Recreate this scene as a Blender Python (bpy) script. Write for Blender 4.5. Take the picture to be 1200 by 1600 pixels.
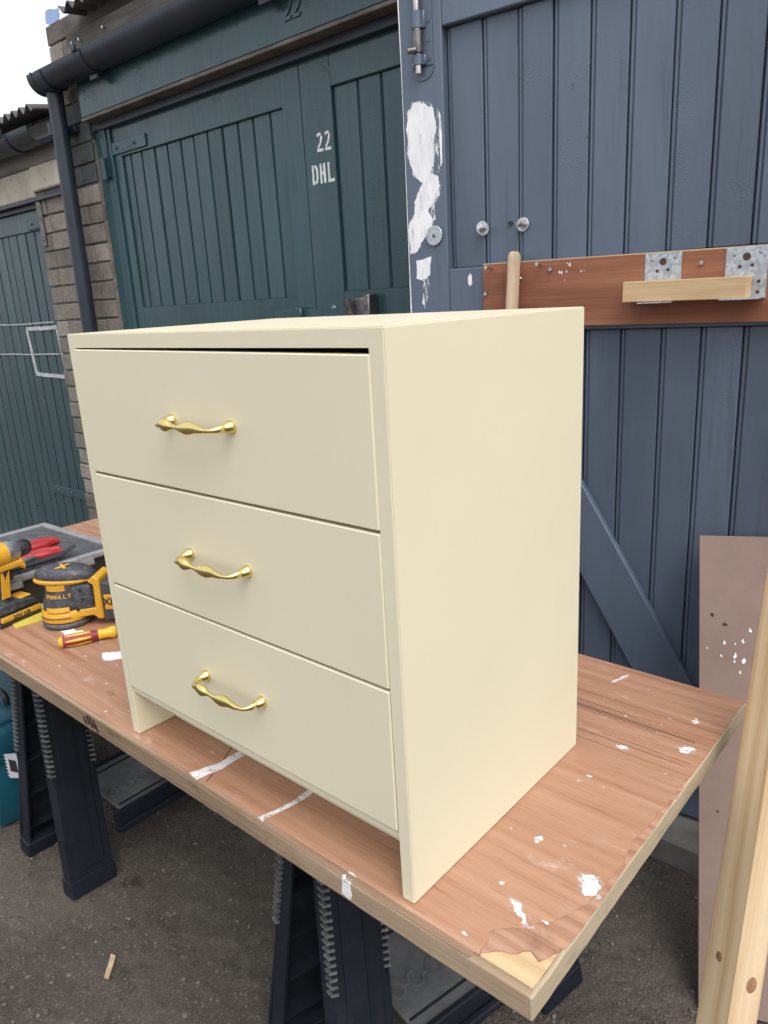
import bpy, bmesh, math, random
from mathutils import Vector, Matrix, Euler
random.seed(7)
S = bpy.context.scene
COL = S.collection
R = math.radians
for o in list(bpy.data.objects):
    bpy.data.objects.remove(o)

# ------------------------------------------------------------------ camera, sky, sun, exposure
cam_d = bpy.data.cameras.new('camera')
cam_d.sensor_fit = 'VERTICAL'; cam_d.sensor_height = 36.0; cam_d.lens = 1159.8/1600*36
cam_d.clip_start = 0.02; cam_d.clip_end = 500
cam = bpy.data.objects.new('camera', cam_d); COL.objects.link(cam)
def cam_matrix(yaw, pitch, roll, loc):
    f = Vector((math.cos(pitch)*math.sin(yaw), math.cos(pitch)*math.cos(yaw), math.sin(pitch)))
    r = f.cross(Vector((0, 0, 1))).normalized(); u = r.cross(f)
    c, s = math.cos(roll), math.sin(roll)
    r2 = c*r + s*u; u2 = -s*r + c*u
    m = Matrix((r2, u2, -f)).transposed().to_4x4(); m.translation = loc
    return m
TZ = 0.80                                              # height of the table top above the ground
cam.matrix_world = cam_matrix(-0.7336, -0.2803, -0.0574, Vector((0.5247, -0.5972, 0.7687+TZ)))
S.camera = cam

SUN_EL, SUN_AZ = R(56), R(-27)                           # azimuth measured from +x towards +y of the direction the sun stands in
sun_dir = Vector((math.cos(SUN_EL)*math.cos(SUN_AZ), math.cos(SUN_EL)*math.sin(SUN_AZ), math.sin(SUN_EL)))
W = bpy.data.worlds.new('World'); S.world = W; W.use_nodes = True
nt = W.node_tree; nt.nodes.clear()
sky = nt.nodes.new('ShaderNodeTexSky'); sky.sky_type = 'NISHITA'; sky.sun_disc = False
sky.sun_elevation = SUN_EL; sky.sun_rotation = math.pi/2 - SUN_AZ
sky.air_density = 1.2; sky.dust_density = 6.0; sky.ozone_density = 1.0
hsv = nt.nodes.new('ShaderNodeHueSaturation'); hsv.inputs['Saturation'].default_value = 0.32
bg = nt.nodes.new('ShaderNodeBackground'); bg.inputs['Strength'].default_value = 0.15
wo = nt.nodes.new('ShaderNodeOutputWorld')
mx = nt.nodes.new('ShaderNodeMix'); mx.data_type = 'RGBA'; mx.inputs[0].default_value = 0.6      # thin overcast evens the sky out
mx.inputs[7].default_value = (3.5, 3.65, 3.85, 1)
nt.links.new(sky.outputs[0], hsv.inputs['Color']); nt.links.new(hsv.outputs[0], mx.inputs[6]); nt.links.new(mx.outputs[2], bg.inputs[0]); nt.links.new(bg.outputs[0], wo.inputs[0])
sun_d = bpy.data.lights.new('sun', 'SUN'); sun_d.energy = 0.6; sun_d.angle = R(40); sun_d.color = (1.0, 0.985, 0.95)
sun = bpy.data.objects.new('sun', sun_d); COL.objects.link(sun)
sun.rotation_euler = (-sun_dir).to_track_quat('-Z', 'Y').to_euler(); sun.location = (0, 0, 8)
S.view_settings.view_transform = 'Standard'; S.view_settings.look = 'None'
S.view_settings.exposure = 1.10; S.view_settings.gamma = 1.0; S.view_settings.use_curve_mapping = False

# ------------------------------------------------------------------ materials
def lin(r, g, b):
    f = lambda c: c/255/12.92 if c/255 <= 0.04045 else ((c/255+0.055)/1.055)**2.4
    return (f(r), f(g), f(b), 1.0)
class Mat:
    def __init__(s, name, rough=0.5, metal=0.0, spec=0.5):
        s.m = bpy.data.materials.new(name); s.m.use_nodes = True
        s.t = s.m.node_tree; s.b = s.t.nodes['Principled BSDF']
        s.b.inputs['Roughness'].default_value = rough; s.b.inputs['Metallic'].default_value = metal
        s.b.inputs['Specular IOR Level'].default_value = spec
        tc = s.n('ShaderNodeTexCoord'); oi = s.n('ShaderNodeObjectInfo')
        mul = s.n('ShaderNodeMath', operation='MULTIPLY'); mul.inputs[1].default_value = 37.0
        s.l(oi.outputs['Random'], mul.inputs[0])
        add = s.n('ShaderNodeVectorMath', operation='ADD')
        s.l(tc.outputs['Object'], add.inputs[0]); s.l(mul.outputs[0], add.inputs[1])
        s.co = add.outputs[0]; s.raw = tc.outputs['Object']; s.rnd = oi.outputs['Random']; s.h = None
    def n(s, t, **k):
        x = s.t.nodes.new(t)
        for a, b in k.items(): setattr(x, a, b)
        return x
    def l(s, a, b): s.t.links.new(a, b)
    def vec(s, scale, src=None):
        v = s.n('ShaderNodeMapping'); v.inputs['Scale'].default_value = scale
        s.l(src or s.co, v.inputs['Vector']); return v.outputs[0]
    def noise(s, scale, detail=4, rough=0.6, sc=(1, 1, 1), dist=0.0, src=None):
        x = s.n('ShaderNodeTexNoise'); x.inputs['Scale'].default_value = scale; x.inputs['Detail'].default_value = detail
        x.inputs['Roughness'].default_value = rough; x.inputs['Distortion'].default_value = dist
        s.l(s.vec(sc, src), x.inputs['Vector']); return x.outputs['Fac']
    def vor(s, scale, sc=(1, 1, 1), out='Distance', feature='F1'):
        x = s.n('ShaderNodeTexVoronoi'); x.feature = feature; x.inputs['Scale'].default_value = scale
        s.l(s.vec(sc), x.inputs['Vector']); return x.outputs[out]
    def ramp(s, fac, stops, interp='LINEAR'):
        x = s.n('ShaderNodeValToRGB'); cr = x.color_ramp; cr.interpolation = interp
        while len(cr.elements) < len(stops): cr.elements.new(0.5)
        for e, (p, c) in zip(cr.elements, stops):
            e.position = p; e.color = c if len(c) == 4 else (*c, 1)
        s.l(fac, x.inputs[0]); return x.outputs[0]
    def g(s, fac, a, b):                                # grey ramp a..b -> 0..1
        x = s.n('ShaderNodeMapRange'); x.inputs['From Min'].default_value = a; x.inputs['From Max'].default_value = b
        s.l(fac, x.inputs[0]); return x.outputs[0]
    def mix(s, fac, a, b, mode='MIX'):
        x = s.n('ShaderNodeMix', data_type='RGBA', blend_type=mode)
        for sock, v in ((x.inputs[0], fac), (x.inputs[6], a), (x.inputs[7], b)):
            if isinstance(v, (int, float)): sock.default_value = v
            elif isinstance(v, tuple): sock.default_value = v if len(v) == 4 else (*v, 1)
            else: s.l(v, sock)
        return x.outputs[2]
    def math(s, op, a, b):
        x = s.n('ShaderNodeMath', operation=op)
        for sock, v in zip(x.inputs, (a, b)):
            if isinstance(v, (int, float)): sock.default_value = v
            else: s.l(v, sock)
        return x.outputs[0]
    def tone(s, col, amt=0.12):                          # per-piece brightness variation
        x = s.n('ShaderNodeHueSaturation')
        mr = s.n('ShaderNodeMapRange'); mr.inputs['To Min'].default_value = 1-amt; mr.inputs['To Max'].default_value = 1+amt
        s.l(s.rnd, mr.inputs[0]); s.l(mr.outputs[0], x.inputs['Value'])
        if isinstance(col, tuple): x.inputs['Color'].default_value = col
        else: s.l(col, x.inputs['Color'])
        return x.outputs[0]
    def base(s, c):
        if isinstance(c, tuple): s.b.inputs['Base Color'].default_value = c
        else: s.l(c, s.b.inputs['Base Color'])
        return s
    def rough(s, fac, a, b):
        x = s.n('ShaderNodeMapRange'); x.inputs['To Min'].default_value = a; x.inputs['To Max'].default_value = b
        s.l(fac, x.inputs[0]); s.l(x.outputs[0], s.b.inputs['Roughness']); return s
    def bump(s, h, strength=0.3, dist=0.002):
        x = s.n('ShaderNodeBump'); x.inputs['Strength'].default_value = strength; x.inputs['Distance'].default_value = dist
        s.l(h, x.inputs['Height'])
        if s.h: s.l(s.h, x.inputs['Normal'])
        s.h = x.outputs[0]; s.l(s.h, s.b.inputs['Normal']); return s

def simple(name, col, rough=0.5, metal=0.0, bump=0.1, bscale=200, var=0.15, nscale=8):
    m = Mat(name, rough, metal)
    f = m.noise(nscale, 5)
    dark = tuple(c*(1-var) for c in col[:3]); lite = tuple(min(1, c*(1+var)) for c in col[:3])
    m.base(m.ramp(f, [(0.3, dark), (0.7, lite)]))
    if bump: m.bump(m.noise(bscale, 3), bump, 0.001)
    m.rough(m.noise(nscale*3, 4), max(0.02, rough-0.08), min(1, rough+0.1))
    return m.m

def gloss_paint(name, c1, c2, dirt, rough, flake=(0.16, 0.17, 0.17), flow=1.0):
    m = Mat(name, rough)
    big = m.noise(3.0, 5, 0.6, (1, 1, .35))
    col = m.ramp(big, [(0.3, c1), (0.72, c2)])
    col = m.tone(col, 0.10)
    streak = m.noise(9, 6, 0.7, (3.5, 3.5, .25))
    col = m.mix(m.math('MULTIPLY', m.g(streak, 0.52, 0.8), 0.55), col, dirt)
    sp = m.noise(55, 5, 0.75)
    col = m.mix(m.math('MULTIPLY', m.g(sp, 0.68, 0.74), 0.6), col, flake)
    sd = m.noise(38, 6, 0.8, src=m.vec((1, 1, .6)))
    col = m.mix(m.math('MULTIPLY', m.g(sd, 0.66, 0.70), 0.8), col, tuple(x*.25 for x in c1[:3]))
    run = m.math('MULTIPLY', m.g(m.noise(22, 5, .7, (1, 1, .06)), .56, .70), m.g(m.noise(2.2, 3), .42, .62))
    col = m.mix(m.math('MULTIPLY', run, .5), col, tuple(x*.45 for x in c1[:3]))
    scuff = m.math('MULTIPLY', m.g(m.noise(120, 4, .7, (.3, .3, 1)), .66, .72), m.g(m.noise(5, 3), .55, .68))
    col = m.mix(m.math('MULTIPLY', scuff, .55), col, flake)
    m.base(col)
    m.rough(m.noise(6, 5, .6), rough-0.12, rough+0.16)
    m.bump(m.noise(26, 5, 0.6, (1, 1, .12)), 0.45*flow, 0.006)          # brush marks and grain running up the boards
    blister = m.vor(160)
    m.bump(m.math('MULTIPLY', m.g(m.noise(7, 3), 0.5, 0.7), m.g(blister, 0.45, 0.0)), 0.38*flow, 0.003)
    m.bump(m.noise(300, 3), 0.12, 0.001)
    return m.m

MT = {}
MT['green'] = gloss_paint('green_gloss_paint', (.018, .053, .063), (.035, .083, .096), (.060, .085, .085), .17)
MT['farp'] = gloss_paint('old_green_gloss_paint', (.024, .055, .064), (.040, .080, .092), (.055, .065, .062), .30)
MT['blue'] = gloss_paint('blue_grey_paint', (.074, .098, .142), (.112, .146, .204), (.088, .112, .124), .34, (.20, .22, .24), .8)
MT['blued'] = MT['blue']

def brick_mat():
    m = Mat('stock_brick', .9)
    f = m.noise(9, 5); f2 = m.noise(60, 6, .7)
    c = m.ramp(f, [(0.25, (.13, .115, .10)), (0.5, (.22, .19, .165)), (0.8, (.28, .245, .215))])
    c = m.mix(m.g(f2, .45, .75), c, (.10, .085, .08))
    m.base(m.tone(c, .35)); m.bump(m.noise(70, 6, .7), .7, .004); return m.m
MT['brick'] = brick_mat()
MT['sootbrick'] = simple('painted_sooty_brick', (.055, .062, .066), .6, 0, .6, 60, .4, 14)
MT['mortar'] = simple('mortar', (.20, .185, .165), .95, 0, .8, 120, .3, 20)
def render_mat():
    m = Mat('cream_render', .9)
    c = m.ramp(m.noise(5, 5), [(0.3, (.36, .32, .26)), (0.6, (.52, .48, .40)), (.8, (.58, .54, .47))])
    c = m.mix(m.g(m.noise(30, 6, .7), .58, .72), c, (.14, .12, .09))
    m.base(c); m.bump(m.noise(60, 6, .7), .8, .005); return m.m
MT['render'] = render_mat()
MT['concrete'] = simple('grey_concrete', (.20, .19, .175), .92, 0, .7, 90, .3, 10)
MT['blackpl'] = simple('black_pvc_gutter', (.020, .027, .042), .38, 0, .15, 40, .3, 6)
MT['roof'] = simple('weathered_roof_sheet', (.11, .105, .105), .85, 0, .5, 60, .45, 9)
MT['greywood'] = Mat('weathered_fascia_wood', .85)
def grain(m, cols, axis, freq, fine=1.0, rings=0.6, knots=False):
    sc = {'x': (.10, 1, 1), 'y': (1, .10, 1), 'z': (1, 1, .10)}[axis]
    warp = m.noise(freq*.22, 3, .5, sc)
    w = m.noise(freq, 6, .62, tuple(c if c == 1 else c*.35 for c in sc), 0.4)
    ring = m.n('ShaderNodeTexWave'); ring.wave_type = 'BANDS'; ring.bands_direction = {'x': 'Y', 'y': 'X', 'z': 'X'}[axis]
    ring.inputs['Scale'].default_value = freq*.16; ring.inputs['Distortion'].default_value = 9.0
    ring.inputs['Detail'].default_value = 3; ring.inputs['Detail Scale'].default_value = .9
    m.l(m.vec(sc), ring.inputs['Vector'])
    mixf = m.math('ADD', m.math('MULTIPLY', w, 1-rings), m.math('MULTIPLY', ring.outputs['Fac'], rings))
    mixf = m.math('ADD', m.math('MULTIPLY', mixf, .75), m.math('MULTIPLY', warp, .25))
    fine_ = m.noise(freq*5, 3, .6, tuple(1 if c == 1 else .018 for c in sc))
    mixf = m.math('ADD', mixf, m.math('MULTIPLY', m.math('SUBTRACT', fine_, .5), .42*fine))
    n = len(cols); return m.ramp(mixf, [(0.2+0.62*i/(n-1), c) for i, c in enumerate(cols)]), mixf
c, f = grain(MT['greywood'], [(.05, .045, .04), (.13, .12, .11), (.20, .185, .17)], 'x', 60)
MT['greywood'].base(c).bump(f, .9, .004); MT['greywood'] = MT['greywood'].m

def veneer_mat():
    m = Mat('red_plywood_veneer', .55)
    c, f = grain(m, [(.205, .090, .050), (.345, .176, .106), (.415, .234, .152), (.475, .30, .21)], 'x', 58, rings=.16)
    big = m.noise(2.2, 4, .6)
    c = m.mix(m.math('MULTIPLY', m.g(big, .45, .75), .45), c, (.42, .25, .16))
    pore = m.noise(330, 3, .6, (.045, 1, 1))
    c = m.mix(m.math('MULTIPLY', m.g(pore, .60, .72), .55), c, (.17, .075, .045))
    dust = m.noise(34, 6, .72, (.55, 1, 1)); patch = m.g(m.noise(4.5, 3), .42, .66)
    c = m.mix(m.math('MULTIPLY', m.math('MULTIPLY', m.g(dust, .58, .72), patch), .6), c, (.66, .58, .53))
    scr = m.noise(60, 3, .6, (.08, 1.2, 1)); 
    c = m.mix(m.math('MULTIPLY', m.math('MULTIPLY', m.g(scr, .70, .74), patch), .7), c, (.74, .70, .68))
    m.base(c); m.rough(m.noise(12, 4), .32, .56); m.bump(pore, .25, .001); m.bump(f, .2, .001); return m.m
MT['veneer'] = veneer_mat()
def core_mat(name, cols, axis, freq=55, dark=(.16, .11, .07), damt=.5):
    m = Mat(name, .75)
    c, f = grain(m, cols, axis, freq, rings=.35)
    d = m.noise(14, 6, .75, (1, 1, 1.8))
    c = m.mix(m.math('MULTIPLY', m.g(d, .55, .72), damt), c, dark)
    m.base(c); m.bump(f, .5, .002); m.bump(m.noise(120, 4), .3, .001); return m.m
MT['edge'] = core_mat('worn_table_edge_wood', [(.13, .082, .048), (.235, .16, .10), (.33, .235, .155), (.40, .30, .205)], 'x', 50, (.09, .06, .04), .6)
MT['lip'] = core_mat('table_lipping_wood', [(.17, .10, .06), (.30, .195, .13), (.42, .30, .21)], 'x', 60, (.2, .12, .08), .35)
MT['edgey'] = core_mat('worn_table_end_wood', [(.20, .15, .095), (.31, .24, .16), (.40, .32, .215), (.46, .375, .265)], 'y', 55, (.15, .13, .11), .6)
MT['chip'] = core_mat('bare_core_wood', [(.40, .27, .14), (.54, .39, .22), (.62, .47, .29)], 'x', 70, (.4, .25, .12), .2)
MT['torn'] = core_mat('torn_veneer', [(.24, .115, .070), (.37, .20, .13), (.46, .285, .20)], 'x', 70, (.16, .08, .05), .6)
MT['pine'] = core_mat('planed_pine', [(.38, .24, .12), (.52, .37, .215), (.60, .455, .29), (.65, .51, .345)], 'z', 52, (.42, .26, .13), .2)
MT['pinex'] = core_mat('planed_pine_block', [(.48, .32, .17), (.60, .43, .25), (.68, .51, .32)], 'x', 70, (.46, .28, .13), .2)
MT['knot'] = simple('pine_knot', (.27, .145, .075), .6, 0, .3, 200, .4, 60)
MT['broom'] = core_mat('handle_wood', [(.36, .25, .16), (.50, .37, .25), (.58, .45, .32)], 'z', 50, (.22, .16, .11), .5)
MT['ply'] = core_mat('red_brown_plywood', [(.15, .054, .028), (.24, .090, .048), (.30, .122, .068), (.36, .165, .098)], 'x', 60, (.08, .03, .018), .3)
MT['mdf'] = None
def mdf_mat():
    m = Mat('hardboard_brown', .8)
    c = m.ramp(m.noise(4, 5), [(.3, (.180, .118, .096)), (.7, (.240, .165, .137))])
    c = m.mix(m.math('MULTIPLY', m.g(m.noise(70, 5, .7), .55, .8), .5), c, (.24, .18, .15))
    c = m.mix(m.math('MULTIPLY', m.g(m.noise(16, 6, .8), .68, .72), .8), c, (.07, .05, .045))
    m.base(c); m.bump(m.noise(220, 4), .3, .001); return m.m
MT['mdf'] = mdf_mat()
def cream_mat():
    m = Mat('cream_satin_paint', .42)
    c = m.ramp(m.noise(2.5, 4), [(.3, (.668, .613, .452)), (.7, (.700, .646, .482))])
    c = m.mix(m.math('MULTIPLY', m.g(m.noise(30, 6, .7), .6, .8), .25), c, (.60, .54, .40))
    m.base(c); m.rough(m.noise(8, 3), .36, .5)
    m.bump(m.noise(190, 4, .6), .12, .0010); m.bump(m.noise(14, 3), .05, .003); return m.m
MT['cream'] = cream_mat()
MT['brass'] = simple('polished_brass', (.80, .64, .25), .07, 1.0, .05, 60, .08, 20)
MT['white'] = None
def white_mat():
    m = Mat('white_primer', .7)
    c = m.ramp(m.noise(40, 5, .7, (1, 1, .3)), [(.3, (.66, .67, .73)), (.6, (.82, .82, .84))])
    c = m.mix(m.math('MULTIPLY', m.g(m.noise(110, 6, .75, (1, 1, .16)), .56, .68), .75), c, (.22, .25, .32))
    m.base(c); m.bump(m.noise(60, 5, .6, (1, 1, .3)), .6, .002); return m.m
MT['white'] = white_mat()
def dry_mat():
    m = Mat('dry_brushed_white', .65)
    f = m.g(m.noise(75, 6, .75, (1, 1, .3)), .48, .58)
    m.base(m.ramp(m.noise(40, 4), [(.3, (.62, .63, .68)), (.7, (.76, .76, .79))])); m.l(f, m.b.inputs['Alpha']); return m.m
MT['dry'] = dry_mat()
MT['whitetbl'] = None
def scuff_mat(name, lo, hi):
    m = Mat(name, .7)
    f = m.g(m.noise(85, 7, .8, (.6, .9, 1)), lo, hi)
    m.base(m.ramp(m.noise(60, 5), [(.3, (.62, .61, .62)), (.7, (.80, .79, .79))])); m.l(f, m.b.inputs['Alpha']); m.bump(m.noise(150, 4), .3, .001); return m.m
MT['whitetbl'] = scuff_mat('scuffed_white_paint', .36, .47); MT['halo'] = scuff_mat('rubbed_white_paint', .50, .68)
MT['paper'] = simple('white_paper', (.78, .78, .80), .8, 0, .1, 50, .06, 12)
MT['dark'] = simple('dark_kerf', (.045, .022, .014), .9, 0, 0, 50, .3, 30)
MT['stencil'] = simple('stencil_white_paint', (.60, .63, .64), .6, 0, .2, 120, .25, 40)
MT['chalk'] = simple('chalk_line', (.42, .45, .46), .9, 0, .2, 120, .35, 60)
MT['galv'] = None
def galv_mat():
    m = Mat('galvanised_steel', .42, 1.0)
    c = m.ramp(m.vor(130, out='Color'), [(.2, (.42, .45, .49)), (.8, (.62, .65, .69))])
    m.base(c); m.rough(m.noise(20, 4), .35, .55); return m.m
MT['galv'] = galv_mat()
MT['steel'] = simple('worn_steel', (.46, .44, .41), .38, 1.0, .2, 90, .35, 25)
MT['rusty'] = simple('old_bolt_steel', (.20, .19, .19), .5, 1.0, .4, 90, .45, 40)
MT['black'] = simple('black_plastic', (.017, .019, .024), .5, 0, .25, 120, .35, 12)
def horse_mat():
    m = Mat('dusty_black_plastic', .55, 0, .2)
    c = m.ramp(m.noise(7, 5), [(.3, (.008, .010, .015)), (.7, (.015, .018, .027))])
    c = m.mix(m.math('MULTIPLY', m.g(m.noise(18, 6, .75), .55, .78), .3), c, (.07, .07, .07))
    m.base(c); m.rough(m.noise(14, 4), .5, .75); m.bump(m.noise(140, 4), .25, .001); return m.m
MT['horse'] = horse_mat()
def tray_mat():
    m = Mat('dusty_grey_plastic_tray', .7)
    c = m.ramp(m.noise(9, 6, .7), [(.3, (.07, .073, .082)), (.55, (.13, .132, .136)), (.8, (.22, .215, .21))])
    m.base(c); m.bump(m.noise(150, 4), .3, .001); return m.m
MT['tray'] = tray_mat()
MT['teeth'] = simple('worn_grip_highlight', (.13, .13, .13), .6, 0, .3, 200, .5, 40)  # worn teeth, with their silvery highlights painted in as lighter grey
def tool_mat(name, a, b, dust):
    m = Mat(name, .45)
    c = m.ramp(m.noise(20, 4), [(.3, a), (.7, b)])
    c = m.mix(m.math('MULTIPLY', m.g(m.noise(70, 6, .75), .5, .72), dust), c, (.36, .34, .32))
    m.base(c); m.rough(m.noise(40, 4), .36, .6); m.bump(m.noise(350, 3), .15, .0006); return m.m
MT['yellow'] = tool_mat('yellow_tool_plastic', (.58, .29, .016), (.68, .36, .025), .16)
MT['char'] = tool_mat('charcoal_tool_plastic', (.030, .034, .044), (.055, .060, .074), .35)
MT['rubber'] = tool_mat('black_tool_rubber', (.014, .014, .016), (.028, .028, .032), .2)
MT['pad'] = tool_mat('dusty_rubber_pad', (.05, .05, .055), (.10, .10, .105), .6)
MT['lid'] = tool_mat('dusty_clear_lid', (.045, .047, .054), (.085, .087, .096), .38)
MT['lidrim'] = tool_mat('pale_lid_rim', (.20, .20, .215), (.29, .29, .305), .4)
MT['red'] = simple('red_grip', (.36, .020, .022), .42, 0, .1, 200, .2, 20)
MT['dred'] = simple('dark_red_rubber', (.27, .026, .038), .5, 0, .15, 200, .2, 20)
MT['yel2'] = simple('screwdriver_yellow', (.78, .46, .03), .35, 0, .05, 200, .1, 20)
MT['yelsheet'] = simple('yellow_abrasive_sheet', (.62, .50, .07), .85, 0, .4, 300, .2, 20)
MT['teal'] = simple('teal_case_plastic', (.007, .070, .105), .42, 0, .15, 150, .18, 6)
MT['greyplate'] = simple('grey_plate', (.42, .42, .45), .5, 0, .2, 100, .15, 30)
MT['skyrefl'] = simple('pale_sky_reflection', (.30, .42, .68), .5, 0, .1, 60, .1, 10)  # sky blue of a reflection on roof metal, painted as plain colour
def ground_mat():
    m = Mat('worn_asphalt', .92)
    c = m.ramp(m.noise(1.6, 6, .65), [(.3, (.135, .112, .090)), (.7, (.255, .217, .178))])
    st = m.n('ShaderNodeTexVoronoi'); st.inputs['Scale'].default_value = 130; m.l(m.co, st.inputs['Vector'])
    c = m.mix(m.math('MULTIPLY', m.g(m.noise(120, 4, .7), .5, .66), .7), c, (.32, .28, .235))
    c = m.mix(m.math('MULTIPLY', m.g(m.noise(85, 6, .75), .54, .66), .6), c, (.045, .040, .036))
    c = m.mix(m.math('MULTIPLY', m.g(m.noise(26, 5, .7), .66, .73), .8), c, (.36, .335, .31))
    c = m.mix(m.math('MULTIPLY', m.g(m.noise(7, 6, .7), .55, .70), .55), c, (.26, .235, .21))
    c = m.mix(m.math('MULTIPLY', m.g(m.noise(11, 6, .75), .56, .66), .55), c, (.045, .038, .032))
    m.base(c); m.bump(st.outputs['Distance'], .9, .010); m.bump(m.noise(42, 8, .85), 1.0, .035); return m.m
MT['ground'] = ground_mat()
def stone_mat():
    m = Mat('small_stones', .9)
    m.base(m.tone(m.ramp(m.noise(30, 2, src=m.raw), [(.3, (.075, .063, .052)), (.55, (.15, .130, .108)), (.8, (.27, .24, .21))]), .2)); return m.m
MT['stone'] = stone_mat()

# ------------------------------------------------------------------ mesh helpers
def link(name, data, parent=None, loc=None, rot=None):
    o = bpy.data.objects.new(name, data); COL.objects.link(o)
    if parent: o.parent = parent
    if loc: o.location = loc
    if rot: o.rotation_euler = rot
    return o
def to_mesh(name, bm, mat, smooth=False, angle=40):
    bmesh.ops.remove_doubles(bm, verts=bm.verts, dist=1e-6)
    bmesh.ops.recalc_face_normals(bm, faces=bm.faces)
    me = bpy.data.meshes.new(name); bm.to_mesh(me); bm.free()
    mats = mat if isinstance(mat, (list, tuple)) else [mat]
    for x in mats: me.materials.append(x)
    if smooth:
        me.shade_smooth() if hasattr(me, 'shade_smooth') else None
        for p in me.polygons: p.use_smooth = True
        try: me.set_sharp_from_angle(angle=R(angle))
        except Exception: pass
    return me
def obj(name, bm, mat, parent=None, loc=None, rot=None, smooth=False, angle=40, **tags):
    o = link(name, to_mesh(name, bm, mat, smooth, angle), parent, loc, rot)
    for k, v in tags.items(): o[k] = v
    return o
def split(name, bm, mat, parent=None, smooth=False, **tags):
    """every loose piece of bm becomes an object of its own"""
    seen = set(); out = []
    for v0 in list(bm.verts):
        if v0 in seen: continue
        grp, stack = [], [v0]; seen.add(v0)
        while stack:
            v = stack.pop(); grp.append(v)
            for e in v.link_edges:
                w = e.other_vert(v)
                if w not in seen: seen.add(w); stack.append(w)
        t = bmesh.new(); mp = {v: t.verts.new(v.co) for v in grp}
        for f in {f for v in grp for f in v.link_faces}: t.faces.new([mp[v] for v in f.verts])
        c = sum((v.co for v in grp), Vector())/len(grp)
        for v in t.verts: v.co -= c
        out.append(obj(name, t, mat, parent, c, smooth=smooth, **tags))
    bm.free(); return out
def thing(name, label, cat, loc=(0, 0, 0), rz=0.0, group=None):
    o = bpy.data.objects.new(name, None); COL.objects.link(o); o.empty_display_size = .05
    o.location = loc; o.rotation_euler = (0, 0, rz); o['label'] = label; o['category'] = cat
    if group: o['group'] = group
    return o
def B(): return bmesh.new()
def box(bm, lo, hi, bev=0.0, seg=1, M=None, mi=0):
    t = bmesh.new()
    r = bmesh.ops.create_cube(t, size=1)
    lo, hi = Vector(lo), Vector(hi)
    for v in t.verts: v.co = Vector([(lo[i]+hi[i])/2 + v.co[i]*(hi[i]-lo[i]) for i in range(3)])
    if bev > 0: bmesh.ops.bevel(t, geom=list(t.edges), offset=bev, segments=seg, affect='EDGES', profile=.5)
    return merge(bm, t, M, mi)
def merge(bm, t, M=None, mi=0):
    mp = {}
    for v in t.verts: mp[v] = bm.verts.new(M @ v.co if M else v.co)
    for f in t.faces:
        try: nf = bm.faces.new([mp[v] for v in f.verts]); nf.material_index = mi
        except ValueError: pass
    t.free(); return bm
def frame_z(p0, p1):
    d = (Vector(p1)-Vector(p0)); q = d.to_track_quat('Z', 'Y').to_matrix().to_4x4(); q.translation = Vector(p0); return q, d.length
def cyl(bm, p0, p1, r0, r1=None, seg=16, bev=0.0):
    r1 = r0 if r1 is None else r1
    M, L = frame_z(p0, p1)
    prof = [(0, 0), (r0-bev, 0), (r0, bev), (r1, L-bev), (r1-bev, L), (0, L)] if bev else [(0, 0), (r0, 0), (r1, L), (0, L)]
    return lathe(bm, prof, seg, M)
def lathe(bm, prof, seg=24, M=None):
    rings = []
    for r, z in prof:
        if r < 1e-6: rings.append([bm.verts.new(M @ Vector((0, 0, z)) if M else Vector((0, 0, z)))])
        else:
            ring = []
            for k in range(seg):
                a = 2*math.pi*k/seg; p = Vector((r*math.cos(a), r*math.sin(a), z)); ring.append(bm.verts.new(M @ p if M else p))
            rings.append(ring)
    for A, C in zip(rings, rings[1:]):
        for k in range(seg):
            k2 = (k+1) % seg
            if len(A) == 1 and len(C) == 1: continue
            if len(A) == 1: bm.faces.new([A[0], C[k], C[k2]])
            elif len(C) == 1: bm.faces.new([A[k], A[k2], C[0]])
            else: bm.faces.new([A[k], A[k2], C[k2], C[k]])
    return bm
def tube(bm, pts, radii, seg=12, flat=None):
    """sweep of round sections; flat = list of (sx, sy) section scales"""
    pts = [Vector(p) for p in pts]; n = len(pts); rings = []; up = None
    if isinstance(radii, (int, float)): radii = [radii]*n
    for i, p in enumerate(pts):
        d = (pts[min(i+1, n-1)]-pts[max(i-1, 0)]).normalized()
        if up is None:
            up = Vector((0, 0, 1)) if abs(d.z) < .9 else Vector((0, 1, 0))
        x = up.cross(d).normalized(); y = d.cross(x); up = y
        fx, fy = flat[i] if flat else (1, 1)
        rings.append([bm.verts.new(p + x*math.cos(2*math.pi*k/seg)*radii[i]*fx + y*math.sin(2*math.pi*k/seg)*radii[i]*fy) for k in range(seg)])
    for A, C in zip(rings, rings[1:]):
        for k in range(seg): bm.faces.new([A[k], A[(k+1) % seg], C[(k+1) % seg], C[k]])
    bm.faces.new(rings[0][::-1]); bm.faces.new(rings[-1]); return bm
def prism(bm, poly, h0, h1, plane='xy', M=None, bev=0):
    """polygon (2-D) extruded between h0 and h1 along the third axis"""
    t = bmesh.new()
    def P(a, b, h): return Vector({'xy': (a, b, h), 'xz': (a, h, b), 'yz': (h, a, b)}[plane])
    lo = [t.verts.new(P(a, b, h0)) for a, b in poly]; hi = [t.verts.new(P(a, b, h1)) for a, b in poly]
    n = len(poly); t.faces.new(lo[::-1]); t.faces.new(hi)
    for i in range(n): t.faces.new([lo[i], lo[(i+1) % n], hi[(i+1) % n], hi[i]])
    bmesh.ops.recalc_face_normals(t, faces=t.faces)
    if bev: bmesh.ops.bevel(t, geom=list(t.edges), offset=bev, segments=1, affect='EDGES')
    return merge(bm, t, M)
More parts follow.
